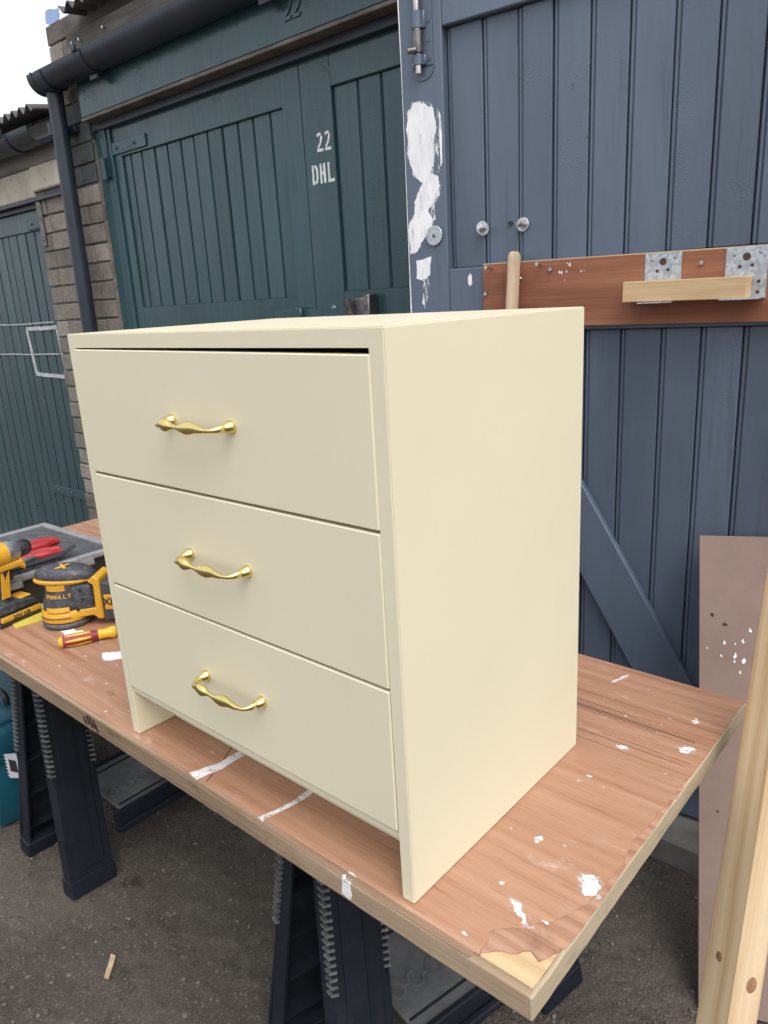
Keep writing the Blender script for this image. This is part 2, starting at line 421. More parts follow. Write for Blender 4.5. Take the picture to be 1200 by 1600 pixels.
def jag(poly, amp, it=3, seed=0, closed=True):
    rr = random.Random(seed); pts = [Vector(p) for p in poly]
    for _ in range(it):
        out = []
        m = len(pts) if closed else len(pts)-1
        for i in range(m):
            a, b = pts[i], pts[(i+1) % len(pts)]
            out.append(a); d = b-a; nrm = Vector((-d.y, d.x))
            out.append((a+b)/2 + nrm*rr.uniform(-1, 1)*amp)
        if not closed: out.append(pts[-1])
        pts = out
    return [tuple(p) for p in pts]
def spline(pts, n=8):
    P = [Vector(p) for p in pts]; out = []
    for i in range(len(P)-1):
        a, b, c, d = P[max(i-1, 0)], P[i], P[i+1], P[min(i+2, len(P)-1)]
        for k in range(n):
            t = k/n; out.append(.5*((2*b)+(c-a)*t+(2*a-5*b+4*c-d)*t*t+(3*b-a-3*c+d)*t**3))
    out.append(P[-1]); return out
def ribbon(bm, path, w, h0, h1, plane='xz', M=None):
    """flat stroke of width w along a 2-D path"""
    P = [Vector(p) for p in path]; L, Rr = [], []
    for i, p in enumerate(P):
        d = (P[min(i+1, len(P)-1)]-P[max(i-1, 0)]).normalized(); nn = Vector((-d.y, d.x))*w/2
        L.append(tuple(p+nn)); Rr.append(tuple(p-nn))
    return prism(bm, L+Rr[::-1], h0, h1, plane, M)
def text_bm(txt, size, depth, bold=0.0):
    cu = bpy.data.curves.new('lettering', 'FONT'); cu.body = txt; cu.size = size; cu.extrude = depth; cu.offset = bold
    cu.align_x = 'CENTER'; cu.align_y = 'CENTER'; cu.resolution_u = 3
    o = bpy.data.objects.new('lettering', cu); COL.objects.link(o)
    me = bpy.data.meshes.new_from_object(o.evaluated_get(bpy.context.evaluated_depsgraph_get()))
    bpy.data.objects.remove(o); bm = bmesh.new(); bm.from_mesh(me); bpy.data.meshes.remove(me); return bm
def xf(bm, M):
    bmesh.ops.transform(bm, matrix=M, verts=bm.verts); return bm
def piece(name, me, parent, loc, rot=None):
    o = bpy.data.objects.new(name, me); COL.objects.link(o); o.parent = parent; o.location = loc
    if rot: o.rotation_euler = rot
    return o
def plank_mesh(w, h, t, bev=.004, mat=None, bow=.0015):
    """upright board, face at y=0 towards -y, origin bottom centre; slightly bowed"""
    bm = B(); box(bm, (-w/2, 0, 0), (w/2, t, h), 0)
    bmesh.ops.bevel(bm, geom=[e for e in bm.edges if abs(e.verts[0].co.z-e.verts[1].co.z) > h*.5], offset=bev, segments=2, affect='EDGES')
    return to_mesh('plank', bm, mat)

# ------------------------------------------------------------------ ground
def build_ground():
    def axis(c0, c1, step, far):
        v = []; x = c0
        while x < c1: v.append(x); x += step
        v.append(c1); s = step
        while v[-1] < far: s *= 1.5; v.append(v[-1]+s)
        s = step
        while v[0] > -far: s *= 1.5; v.insert(0, v[0]-s)
        return v
    from mathutils import noise as N
    xs, ys = axis(-3.0, .75, .014, 45), axis(-.9, 1.3, .014, 45)
    vs, fs = [], []
    for y in ys:
        for x in xs:
            p = Vector((x, y, 0))
            z = -.004 + .007*(N.noise(p*6)) + .0055*N.noise(p*22) + .006*N.noise(p*55)
            if abs(x) > 4 or abs(y) > 4: z = -.004 + .007*N.noise(p*6)*.3
            vs.append((x, y, z))
    n = len(xs)
    for j in range(len(ys)-1):
        for i in range(n-1): fs.append((j*n+i, j*n+i+1, (j+1)*n+i+1, (j+1)*n+i))
    me = bpy.data.meshes.new('ground'); me.from_pydata(vs, [], fs); me.materials.append(MT['ground'])
    for p in me.polygons: p.use_smooth = True
    o = link('ground', me); o['kind'] = 'structure'; o['label'] = 'rough worn grey asphalt yard under the table'
    # loose grit and chippings
    rr = random.Random(3); vs, fs = [], []
    for k in range(13000):
        x, y = rr.uniform(-2.6, .75), rr.uniform(-.75, 1.2)
        r = rr.choice((.0012, .0016, .002, .0025, .0034, .0045, .006)) * rr.uniform(.7, 1.3)
        q = Euler((rr.uniform(0, 6), rr.uniform(0, 6), rr.uniform(0, 6))).to_matrix(); b = len(vs)
        from mathutils import noise as N2
        p = Vector((x, y, 0)); z = -.004 + .007*N2.noise(p*6) + .0055*N2.noise(p*22) + .006*N2.noise(p*55)
        for d in ((1, 0, 0), (-1, 0, 0), (0, 1, 0), (0, -1, 0), (0, 0, 1), (0, 0, -1)):
            v = q @ (Vector(d)*r*rr.uniform(.6, 1.3)); vs.append((x+v.x, y+v.y, z+r*.3+v.z*.7))
        for f in ((0, 2, 4), (2, 1, 4), (1, 3, 4), (3, 0, 4), (2, 0, 5), (1, 2, 5), (3, 1, 5), (0, 3, 5)): fs.append(tuple(b+i for i in f))
    me = bpy.data.meshes.new('gravel'); me.from_pydata(vs, [], fs); me.materials.append(MT['stone'])
    o = link('gravel', me); o['kind'] = 'stuff'; o['label'] = 'loose grit and chippings scattered on the asphalt'; o['category'] = 'gravel'
build_ground()
for poly, lab, seed in (([(-1.05, .02), (-1.035, .024), (-.99, -.02), (-1.0, -.026)], 'small sliver of wood lying on the asphalt left of the near sawhorse', 1),):
    o = obj('wood_chip', prism(B(), jag(poly, .02, 2, seed), .004, .010), MT['broom']); o['label'] = lab; o['category'] = 'wood chip'

# ------------------------------------------------------------------ garages (local x along the wall, y into it, z above ground)
WY, WTH = 1.42, R(1.0)
def corrugated(bm, s0, s1, y0, z0, y1, z1, pitch=.076, amp=.016, th=.006, slant=0.0):
    n = int((s1-s0)/pitch*8); prof = []
    for i in range(n+1):
        s = s0+(s1-s0)*i/n; prof.append((s, amp*math.cos(2*math.pi*(s-s0)/pitch)))
    for (za, zb) in ((0, 0),):
        rows = []
        for t in (0, th):
            rows.append([[bm.verts.new((s, y, z+d-t)) for s, d in prof] for y, z in ((y0, z0), (y1, z1))])
        for i in range(n):
            a, b = rows[0]; bm.faces.new([a[i], a[i+1], b[i+1], b[i]])
            c, d = rows[1]; bm.faces.new([c[i], d[i], d[i+1], c[i+1]])
            bm.faces.new([a[i], c[i], c[i+1], a[i+1]]); bm.faces.new([b[i], b[i+1], d[i+1], d[i]])
        for k in (0, n):
            a, b = rows[0]; c, d = rows[1]; bm.faces.new([a[k], b[k], d[k], c[k]])
    return bm
def half_gutter(bm, s0, s1, y, z, r=.070, th=.003, seg=14):
    pts = []
    for k in range(seg+1):
        a = math.pi + math.pi*k/seg; pts.append((y+r*math.cos(a), z+r*math.sin(a)))
    inn = [(y+(a-y)*(1-th/r*2), z+(b-z)*(1-th/r*2)) for a, b in pts]
    return prism(bm, pts+inn[::-1], s0, s1, 'yz')
def strap_hinge(leaf_parent, x0, x1, z, y, mat, knuckle=-1, bolts=3):
    h = obj('hinge', box(B(), (min(x0, x1), y-.006, z-.025), (max(x0, x1), y, z+.025), .0015), mat, leaf_parent)
    bm = B(); xk = x0 if knuckle < 0 else x1
    cyl(bm, (xk, y-.012, z-.05), (xk, y-.012, z+.05), .013, seg=12)
    for i in range(bolts):
        xx = x0+(x1-x0)*(i+.6)/(bolts+.2); cyl(bm, (xx, y-.006, z), (xx, y-.013, z), .009, .006, 10)
    split('hinge_pin', bm, mat, h, True); return h

g22 = thing('garage', 'garage with dark green double doors stencilled 22 and painted lintel', 'garage', (0, WY, 0), WTH)
# masonry behind: party walls, side and back (local y positive is inside)
obj('wall', box(B(), (-2.86, .9, 0), (1.6, 1.0, 2.2)), MT['mortar'], g22)
bm = B(); box(bm, (-3.44, -.022, 0), (-2.872, .9, 1.69+TZ)); box(bm, (-3.10, -.022, 1.69+TZ+.001), (-2.872, .9, 2.0+TZ-.02))
obj('pier_core', bm, MT['mortar'], g22)
# bricks of the pier, stretcher and header courses
BH, BM = .076, .010
st = to_mesh('brick', box(B(), (-.1215, -.012, 0), (.1215, .02, BH), .003), MT['brick'])
hd = to_mesh('brick', box(B(), (-.0555, -.012, 0), (.0555, .02, BH), .003), MT['brick'])
st_s = to_mesh('brick', box(B(), (-.1215, -.012, 0), (.1215, .02, BH), .003), MT['sootbrick'])
hd_s = to_mesh('brick', box(B(), (-.0555, -.012, 0), (.0555, .02, BH), .003), MT['sootbrick'])
row = 0; z = .004
rb = random.Random(11)
while z < 2.77:
    left = -3.45 if z < 1.62+TZ else -3.12
    x = -2.872
    k = 0
    while x > left+.05:
        header = (row % 2 == 1 and k in (0, 1)) or x-.243 < left-.01
        w = .111 if header else .243
        soot = 1.30+TZ < z < 1.66+TZ and k < 3
        me = (hd_s if header else st_s) if soot else (hd if header else st)
        piece('brick', me, g22, (x-w/2, -.022+rb.uniform(-.003, .002), z+rb.uniform(-.0015, .0015)), (0, 0, rb.uniform(-.012, .012)))
        x -= w+BM; k += 1
    z += BH+BM; row += 1
# lintel painted green, brick end left bare; steel lip and timber head below it
LZ = TZ
obj('lintel', box(B(), (-2.842, -.08, 1.602+LZ), (.40, .12, 1.80+LZ), .004), MT['green'], g22)
obj('lintel_lip', box(B(), (-2.842, -.084, 1.588+LZ), (.40, -.02, 1.602+LZ-.001), .002), simple('rusty_lip', (.13, .11, .10), .8, 0, .5, 60, .4, 12), g22)
bm = B(); box(bm, (-2.86, -.028, 1.556+LZ), (.40, .06, 1.588+LZ-.001), .002); box(bm, (-2.86, .0605, 1.50+LZ), (.40, .10, 1.60+LZ), .002)
obj('door_head', bm, MT['blackpl'], g22)
obj('door_frame', box(B(), (-2.865, -.012, 0), (-2.752, .07, 1.60+LZ), .003), MT['green'], g22)
# fascia, roof, gutter
obj('wall_plate', box(B(), (-2.869, -.05, 1.82+LZ), (.40, .10, 2.02+LZ), .004), MT['greywood'], g22)
obj('fascia_board', box(B(), (-2.86, -.085, 1.80+LZ+.002), (.40, -.055, 1.925+LZ), .003), MT['greywood'], g22)
bm = B()
for x in (-2.80, -2.74, -2.55, -2.1): cyl(bm, (x, -.085, 1.885+LZ), (x, -.10, 1.885+LZ), .006, seg=8)
split('nail', bm, MT['galv'], g22)
obj('roof', corrugated(B(), -2.775, .5, -.15, 1.99+LZ, 1.2, 2.15+LZ), MT['roof'], g22)
obj('sky_reflection', prism(B(), jag([(-2.98, 2.0+LZ), (-2.87, 1.99+LZ), (-2.86, 2.03+LZ), (-2.97, 2.045+LZ)], .12, 2, 4), -.10, -.096, 'xz'), MT['skyrefl'], g22)  # added pale blue sheet imitating the sky reflected in metal under the roof
GA, GZ = -.12, 1.80+LZ
gut = obj('gutter', half_gutter(B(), -2.99, .4, GA, GZ), MT['blackpl'], g22, smooth=True)
for x in (-2.62, -1.55, -.5):
    bm = half_gutter(B(), x-.03, x+.03, GA, GZ, .075)
    box(bm, (x-.012, GA-.086, GZ-.006), (x+.012, GA-.070, GZ+.016), .002)
    box(bm, (x-.03, GA-.008, GZ-.095), (x+.03, GA+.008, GZ-.076), .002)
    obj('gutter_bracket', bm, MT['blackpl'], gut, smooth=True)
bm = B(); half_gutter(bm, -3.02, -3.004, GA, GZ, .077); half_gutter(bm, -3.05, -2.93, GA, GZ-.004, .074)
prism(bm, [(GA+.072*math.cos(math.pi+math.pi*k/14), GZ+.072*math.sin(math.pi+math.pi*k/14)) for k in range(15)], -3.052, -3.045, 'yz')
obj('gutter_end', bm, MT['blackpl'], gut, smooth=True)
# downpipe
dp = obj('downpipe', tube(B(), [(-2.99, -.105, GZ-.06), (-3.01, -.105, 1.6), (-3.03, -.105, .06)], .036, 20), MT['blackpl'], g22, smooth=True)
for zz in (2.36, 1.15, .35):
    bm = B(); cyl(bm, (-3.02, -.105, zz), (-3.02, -.105, zz+.05), .040, seg=20); box(bm, (-3.09, -.06, zz+.012), (-2.95, -.034, zz+.04), .002)
    obj('pipe_clip', bm, MT['blackpl'], dp, smooth=True)

def leaf(parent, name, s0, s1, z0, z1, stile, rail_top, rails, mat, grooves, label=None, y=0.0, plank_w=None):
    """ledged garage leaf: stiles and rails proud, boards set back between them"""
    bm = B(); t = .045
    box(bm, (s0+.002, y+t-.012, z0+.002), (s1-.002, y+t-.001, z1-.002), .001)
    L = obj(name, bm, mat, parent); t = .032
    obj('stile', box(B(), (s0, y, z0), (s0+stile[0], y+t, z1), .003), mat, L); obj('stile', box(B(), (s1-stile[1], y, z0), (s1, y+t, z1), .003), mat, L)
    if label: L['label'] = label
    bm = B(); box(bm, (s0+stile[0]+.0005, y+.001, z1-rail_top), (s1-stile[1]-.0005, y+t-.001, z1), .003)
    obj('rail', bm, mat, L)
    for a, b in rails:
        bm = B(); box(bm, (s0+stile[0]+.0005, y+.001, a), (s1-stile[1]-.0005, y+t-.001, b), .003); obj('rail', bm, mat, L)
    zz = [z0]+[v for r in rails for v in r]+[z1-rail_top]
    rr = random.Random(int(abs(s0)*100))
    for a, b in [(zz[i], zz[i+1]) for i in range(0, len(zz), 2)]:
        if b-a < .05: continue
        cache = {}
        for x0, x1 in zip(grooves, grooves[1:]):
            w = round(x1-x0, 3)
            if w not in cache: cache[w] = plank_mesh(w-.004, b-a-.002, .016, .0045, mat)
            piece('plank', cache[w], L, ((x0+x1)/2, y+.012+rr.uniform(-.0018, .0018), a+.001), (0, 0, rr.uniform(-.008, .008)))
    return L
GL = [-2.697, -2.639, -2.554, -2.457, -2.367, -2.272, -2.184, -2.092, -1.999, -1.906, -1.817, -1.721, -1.645]
ll = leaf(g22, 'door_leaf', -2.75, -1.553, .05, 1.56+TZ, (.053, .092), .125, [(.30, .45), (.60+TZ, .79+TZ)], MT['green'], GL)
GR = [-1.405, -1.293, -1.192, -1.10, -1.0, -.9, -.8, -.7, -.6, -.5, -.42]
rl = leaf(g22, 'door_leaf', -1.549, -.33, .05, 1.585+TZ, (.144, .09), .13, [(.30, .45), (.60+TZ, .80+TZ)], MT['green'], GR)
bm = B(); box(bm, (-1.565, .035, .05), (-1.535, .048, 2.3)); obj('rebate', bm, MT['black'], rl)
# top strap hinge on the left, its pin on the frame
strap_hinge(ll, -2.80, -2.49, 1.472+TZ, -.001, MT['green'], -1, 2)
bm = B(); box(bm, (-2.83, -.020, 1.36+TZ), (-2.775, -.012, 1.60+TZ), .003); cyl(bm, (-2.80, -.03, 1.35+TZ), (-2.80, -.03, 1.44+TZ), .016, seg=12)
obj('hinge_plate', bm, MT['green'], g22, smooth=True)
# sliding bar bolt across the meeting stiles
bm = B(); box(bm, (-1.93, -.014, .700+TZ), (-1.30, -.002, .745+TZ), .003)
bar = obj('bar_bolt', bm, MT['green'], ll)
bm = B()
for x in (-1.90, -1.79, -1.67): cyl(bm, (x, -.012, .712+TZ), (x, -.026, .712+TZ), .011, .008, 8)
box(bm, (-1.665, -.034, .695+TZ), (-1.60, -.012, .752+TZ), .005)
split('bolt_head', bm, MT['green'], bar, True)
bm = B(); box(bm, (-1.36, -.040, .69+TZ), (-1.25, -.003, .775+TZ), .006); cyl(bm, (-1.33, -.04, .70+TZ), (-1.33, -.065, .77+TZ), .018, .012, 10)
box(bm, (-1.27, -.05, .68+TZ), (-1.245, -.0, .785+TZ), .004)
obj('hasp', bm, MT['rusty'], rl, smooth=True)
bm = B(); cyl(bm, (-1.47, -.0005, .735+TZ), (-1.47, -.012, .735+TZ), .026, .018, 14); obj('bolt_cap', bm, MT['green'], rl, smooth=True)

# stencilled 22 / DHL on the right leaf
def digit2(x, z, w, h, s):
    path = []
    for k in range(9):
        a = R(165-180*k/8*1.12); path.append((x+w/2+(w/2-s/2)*math.cos(a), z+h-w*.48+(w*.48-s/2)*math.sin(a)))
    path += [(x+w*.60, z+h*.40), (x+s*.5, z+s*1.15)]
    return path
bm = B(); y0, y1 = -.0012, .0005
for i in range(2):
    p = digit2(-1.484+i*.038, 1.268+TZ, .028, .058, .0085)
    ribbon(bm, p[:6], .0085, y0, y1); ribbon(bm, p[6:], .0085, y0, y1)
    prism(bm, [(-1.484+i*.038, 1.266+TZ), (-1.455+i*.038, 1.266+TZ), (-1.455+i*.038, 1.2755+TZ), (-1.484+i*.038, 1.2755+TZ)], y0, y1, 'xz')
obj('stencil_number', bm, MT['stencil'], rl)
bm = B(); zb, zt, s = 1.165+TZ, 1.228+TZ, .0095
def bar_(x0, x1, a, b): prism(bm, jag([(x0, a), (x1, a), (x1, b), (x0, b)], .03, 2, int(abs(x0)*1e4)), y0, y1, 'xz')
x = -1.517
bar_(x, x+s, zb, zt)                                            # D in two halves, as stencils are cut
ribbon(bm, [(x+s+.003, zt-.005), (x+s+.011, zt-.007), (x+s+.0155, zt-.018), (x+s+.0155, zb+.018), (x+s+.011, zb+.007), (x+s+.003, zb+.005)], s, y0, y1)
x = -1.478; bar_(x, x+s, zb, zt); bar_(x+.017, x+.017+s, zb, zt); bar_(x+s+.001, x+.016, (zb+zt)/2-.005, (zb+zt)/2+.005)
x = -1.440; bar_(x, x+s, zb, zt); bar_(x+s+.002, x+.030, zb, zb+.010)
obj('stencil_letters', bm, MT['stencil'], rl)
# 22 painted over on the lintel, standing a little proud
bm = B()
for i in range(2):
    sh = lambda P: [(a+(b-1.655-TZ)*.18, b) for a, b in P]
    p = digit2(-1.515+i*.043, 1.655+TZ, .036, .068, .010)
    ribbon(bm, sh(p), .011, -.0845, -.0805)
    prism(bm, sh([(-1.515+i*.043, 1.653+TZ), (-1.480+i*.043, 1.653+TZ), (-1.480+i*.043, 1.664+TZ), (-1.515+i*.043, 1.664+TZ)]), -.0846, -.0805, 'xz')
obj('lintel_number', bm, MT['green'], g22)

# the next garage along, lower down
gfar = thing('garage', 'lower neighbouring garage at left with cream lintel and chalk marked green door', 'garage', (0, WY, 0), WTH)
obj('wall', box(B(), (-6.6, .9, 0), (-3.46, 1.0, 1.9)), MT['mortar'], gfar)
FZ = TZ
obj('lintel', box(B(), (-6.6, -.05, 1.352+FZ), (-3.452, .12, 1.49+FZ), .006), MT['render'], gfar)
obj('lintel_block', box(B(), (-3.45, -.055, 1.378+FZ), (-3.13, -.036, 1.545+FZ), .006), MT['render'], gfar)
obj('lintel_lip', box(B(), (-6.6, -.054, 1.335+FZ), (-3.17, -.036, 1.3515+FZ), .002), MT['blackpl'], gfar)
obj('door_head', box(B(), (-6.6, -.02, 1.312+FZ), (-3.46, .09, 1.334+FZ), .002), MT['blackpl'], gfar)
obj('door_frame', box(B(), (-3.462, -.016, 0), (-3.452, .07, 1.33+FZ), .002), MT['farp'], gfar)
obj('fascia_board', box(B(), (-6.6, -.06, 1.4905+FZ), (-3.13, -.036, 1.66+FZ), .003), MT['greywood'], gfar)
obj('roof', corrugated(B(), -6.6, -3.13, -.15, 1.70+FZ, 1.2, 1.87+FZ), MT['roof'], gfar)
fg = obj('gutter', half_gutter(B(), -6.6, -3.14, -.12, 1.615+FZ), MT['blackpl'], gfar, smooth=True)
bm = B(); half_gutter(bm, -3.42, -3.36, -.12, 1.615+FZ, .076); box(bm, (-3.40, -.206, 1.60+FZ), (-3.38, -.190, 1.64+FZ), .002)
obj('gutter_bracket', bm, MT['blackpl'], fg, smooth=True)
FP = [-5.45, -5.35, -5.25, -5.15, -5.05, -4.95, -4.85, -4.75, -4.65, -4.55, -4.45, -4.35, -4.245, -4.14, -4.033, -3.954, -3.851, -3.743, -3.643, -3.535]
fl = leaf(gfar, 'door_leaf', -5.60, -3.464, .05, 1.312+FZ, (.15, .072), .10, [], MT['farp'], FP)
h = strap_hinge(fl, -3.68, -3.455, 1.245+FZ, -.001, MT['farp'], 1, 2)
bm = B(); cyl(bm, (-3.445, -.03, 1.15+FZ), (-3.445, -.03, 1.33+FZ), .02, seg=12); box(bm, (-3.46, -.042, 1.12+FZ), (-3.42, -.036, 1.36+FZ), .002)
obj('hinge_plate', bm, MT['rusty'], gfar, smooth=True)
strap_hinge(fl, -3.97, -3.47, -.24+FZ, .009, MT['farp'], 1, 3)
bm = B()
ribbon(bm, jag([(-4.4, .742+FZ), (-3.9, .738+FZ), (-3.59, .742+FZ)], .005, 3, 1, False), .006, .006, .0105)
ribbon(bm, jag([(-4.4, .566+FZ), (-3.9, .566+FZ), (-3.585, .570+FZ)], .005, 3, 2, False), .006, .006, .0105)
split('chalk_line', bm, MT['chalk'], fl)
bm = B()
for a, b, w in (((-3.93, .71), (-3.56, .715), .020), ((-3.90, .455), (-3.53, .445), .020), ((-3.925, .71), (-3.895, .452), .020), ((-3.57, .71), (-3.54, .45), .016)):
    ribbon(bm, jag([(a[0], a[1]+FZ), (b[0], b[1]+FZ)], .006, 3, int(w*999+a[0]*50), False), w, .005, .0102)
split('chalk_square', bm, MT['chalk'], fl)
# concrete step along the foot of the row
o = obj('concrete_step', box(B(), (-6.5, 1.18, -.02), (1.6, 1.50, .075), .008), MT['concrete']); o['kind'] = 'structure'; o['label'] = 'low concrete step along the foot of the garages'

# ------------------------------------------------------------------ open blue door (inside face towards us)
BTH = R(6.0)
bd = thing('open_door', 'open blue-grey boarded door with white paint smears and diagonal brace', 'door', (0, 1.30, .075), BTH)
DZ = TZ-.075
def D(z): return z+DZ
D0, D1 = .012, D(1.62)
obj('stile', box(B(), (-.945, 0, D0), (-.812, .045, D1), .003), MT['blue'], bd)
obj('stile', box(B(), (.09, 0, D0), (.21, .045, D1), .003), MT['blue'], bd)
obj('rail', box(B(), (-.8115, .001, D(1.45)), (.0895, .044, D1), .003), MT['blue'], bd)
obj('rail', box(B(), (-.8115, .001, D(.66)), (.0895, .044, D(.838)), .003), MT['blue'], bd)
obj('rail', box(B(), (-.8115, .001, D0), (.0895, .044, D(-.56)), .003), MT['blued'], bd)
BG = [-.811, -.703, -.601, -.507, -.412, -.317, -.214, -.119, -.024, .0895]
rr = random.Random(5)
for a, b, mt in ((D(.8385), D(1.4495), MT['blue']), (D(-.5595), D(.6595), MT['blued'])):
    for x0, x1 in zip(BG, BG[1:]):
        w = x1-x0; bm = B()
        # board with a beaded edge: flat face, small quirk and bead at the left
        box(bm, (-w/2+.013, 0, 0), (w/2-.0015, .018, b-a-.001), .0025)
        box(bm, (-w/2+.001, .0030, 0), (-w/2+.0125, .018, b-a-.001), .0035)
        obj('plank', bm, mt, bd, ((x0+x1)/2, .022+rr.uniform(-.0025, .0025), a+.0005), (rr.uniform(-.001, .001), 0, rr.uniform(-.014, .014)))
bm = B(); box(bm, (-.94, .0455, D0), (.20, .05, D1)); obj('backing', bm, MT['black'], bd)
dx, dz = .511, -.859
def bp(t, off): return (-.80+dx*t-(-dz)*off*0+off*dz, D(.91)+dz*t-off*dx)   # along the brace, offset to its lower left
brace = [bp(.29, 0), bp(1.71, 0), bp(1.79, .136), bp(.29, .136)]
bm = prism(B(), brace, -.002, .0215, 'xz', bev=.003); obj('brace', bm, MT['blued'], bd)
# white paint on the stile
def smear(poly, seed, mat, amp=.13, y=-.0012, it=5):
    if mat is MT['white'] and len(poly) > 5:             # thin dry-brushed paint round each thick dab
        cx, cz = sum(p[0] for p in poly)/len(poly), sum(p[1] for p in poly)/len(poly)
        obj('paint_smear', prism(B(), jag([(cx+(a-cx)*1.08, D(cz+(b-cz)*1.06)) for a, b in poly], .15, 5, seed+70), y+.0007, .0004, 'xz'), MT['dry'], bd)
    return obj('paint_smear', prism(B(), jag([(a, D(b)) for a, b in poly], amp, it, seed), y, .0005, 'xz'), mat, bd)
smear([(-.928, 1.262), (-.905, 1.285), (-.845, 1.262), (-.838, 1.20), (-.848, 1.13), (-.865, 1.085), (-.885, 1.075), (-.915, 1.10), (-.933, 1.16), (-.935, 1.22)], 1, MT['white'], .08)
smear([(-.866, 1.10), (-.838, 1.085), (-.832, 1.06), (-.85, 1.02), (-.875, 1.0), (-.915, .998), (-.915, 1.03), (-.895, 1.065)], 2, MT['white'], .08, -.0014)
smear([(-.87, 1.03), (-.84, 1.04), (-.848, .975), (-.87, .965)], 7, MT['dry'], .12, -.0010)
smear([(-.915, 1.0), (-.875, 1.005), (-.858, .975), (-.862, .955), (-.90, .915), (-.915, .892), (-.938, .888), (-.941, .94), (-.936, .975)], 3, MT['white'], .08, -.0016)
smear([(-.843, 1.262), (-.824, 1.25), (-.828, 1.10), (-.862, 1.09)], 5, MT['dry'], .12, -.0009)
smear([(-.919, .868), (-.866, .876), (-.873, .826), (-.896, .808), (-.921, .818)], 4, MT['white'], .06)
smear([(-.905, .812), (-.88, .816), (-.885, .76), (-.895, .73), (-.905, .75)], 6, MT['dry'], .15)
smear([(-.826, 1.25), (-.8215, 1.24), (-.8205, 1.12), (-.8255, 1.11)], 8, MT['white'], .02)
obj('paint_smear', prism(B(), jag([(-.748, D(.812)), (-.741, D(.822)), (-.735, D(.812)), (-.735, D(.795)), (-.742, D(.786)), (-.748, D(.795))], .06, 2, 9), -.0008, .0012, 'xz'), MT['white'], bd)
smear([(-.9465, 1.60), (-.9425, 1.60), (-.9430, .90), (-.9415, .70), (-.9465, .70)], 12, MT['white'], .004, -.0006, 2)
# slide bolt high on the stile
sb = obj('slide_bolt', box(B(), (-.905, -.004, D(1.365)), (-.838, 0, D(1.60)), .001), MT['blue'], bd)
bm = B(); cyl(bm, (-.876, -.016, D(1.345)), (-.876, -.016, D(1.60)), .0085, seg=14, bev=.002); obj('rod', bm, MT['steel'], sb, smooth=True)
for a, b in ((1.368, 1.392), (1.455, 1.495), (1.555, 1.572)):
    bm = B(); cyl(bm, (-.876, -.016, D(a)), (-.876, -.016, D(b)), .0125, seg=14); box(bm, (-.896, -.012, D(a)), (-.856, -.004, D(b)), .002)
    obj('keeper', bm, MT['blue'], sb, smooth=True)
bm = B(); cyl(bm, (-.876, -.016, D(1.395)), (-.876, -.016, D(1.45)), .0135, seg=14, bev=.002); cyl(bm, (-.878, -.026, D(1.402)), (-.892, -.046, D(1.398)), .009, .007, 12, .001)
obj('bolt_knob', bm, MT['rusty'], sb, smooth=True)
bm = prism(B(), [(-.872+.036*math.cos(R(a)), D(1.362)+.030*math.sin(R(a))) for a in range(180, 361, 15)], -.003, .0005, 'xz'); obj('end_plate', bm, MT['blue'], sb)
bm = B()
for a, b in ((-.848, 1.47), (-.848, 1.38), (-.898, 1.47), (-.898, 1.375), (-.85, 1.425)): cyl(bm, (a, -.004, D(b)), (a, -.0065, D(b)), .004, seg=8)
split('screw', bm, MT['rusty'], sb)
# coach bolts with washers
def coach(x, z, y, rw, tilt=0.0, out=.03):
    w = obj('washer', cyl(B(), (0, 0, 0), (0, -.0035, 0), rw, seg=28, bev=.0008), MT['galv'], bd, (x, y, D(z)), (0, 0, tilt), smooth=True)
    if out:
        bm = B(); cyl(bm, (0, -.0035, 0), (0, -.012, 0), .0105, seg=6); cyl(bm, (0, -.012, 0), (0, -out, 0), .0062, seg=10, bev=.001)
        obj('bolt', bm, MT['steel'], w)
    else:
        obj('screw', cyl(B(), (0, -.0035, 0), (0, -.008, 0), .006, .003, 8), MT['rusty'], w)
coach(-.852, .932, -.003, .027, 0, 0)
coach(-.706, .938, .012, .019, .9, .030)
coach(-.587, .937, .018, .018, 0, .036)
bm = B(); cyl(bm, (-.625, .026, D(.944)), (-.625, .0175, D(.944)), .006, seg=10); obj('bolt_hole', bm, MT['black'], bd)

# plywood tool rack fixed across the door
rk = thing('tool_rack', 'red-brown plywood strip with two steel brackets holding a pine block', 'tool rack', (0, 1.30, D(.669)+.075), BTH)
def K(z): return z-.669
obj('plywood_board', prism(B(), [(-.694, K(.672)), (.16, K(.668)), (.16, K(.832)), (-.694, K(.841))], -.0125, -.0005, 'xz', bev=.0008), MT['ply'], rk)
obj('plywood_edge', prism(B(), jag([(-.694, K(.8415)), (.16, K(.8325)), (.16, K(.8345)), (-.694, K(.8440))], .001, 3, 3), -.0122, -.001, 'xz'), MT['chip'], rk)
def bracket(x0, x1, zt, zb, holes):
    M = MT['galv']; y = -.0130
    b = obj('bracket', box(B(), (x0, y-.0022, zb), (x1, y, zt), .0006), M, rk)
    bm = B(); box(bm, (x0+.004, y-.070, zb-.0005), (x1-.002, y-.0023, zb+.0022), .0006); obj('bracket_flange', bm, M, b)
    bm = B()
    for hx, hz, r in holes: cyl(bm, (hx, y-.0021, hz), (hx, y-.0028, hz), r, seg=14)
    split('hole', bm, simple('bracket_hole', (.07, .035, .025), .8, 0, 0), b)
    bm = B()
    for hx, hz, r in holes[:2]: cyl(bm, (hx, y-.0028, hz), (hx, y-.0046, hz), r*.9, r*.5, 8)
    split('screw', bm, MT['steel'], b)
    return b
def hs(x0, x1, zt): 
    w = x1-x0
    return [(x0+w*.2, zt-.016, .004), (x0+w*.82, zt-.013, .004), (x0+w*.5, zt-.021, .0085), (x0+w*.35, zt-.042, .004), (x0+w*.64, zt-.040, .004)]
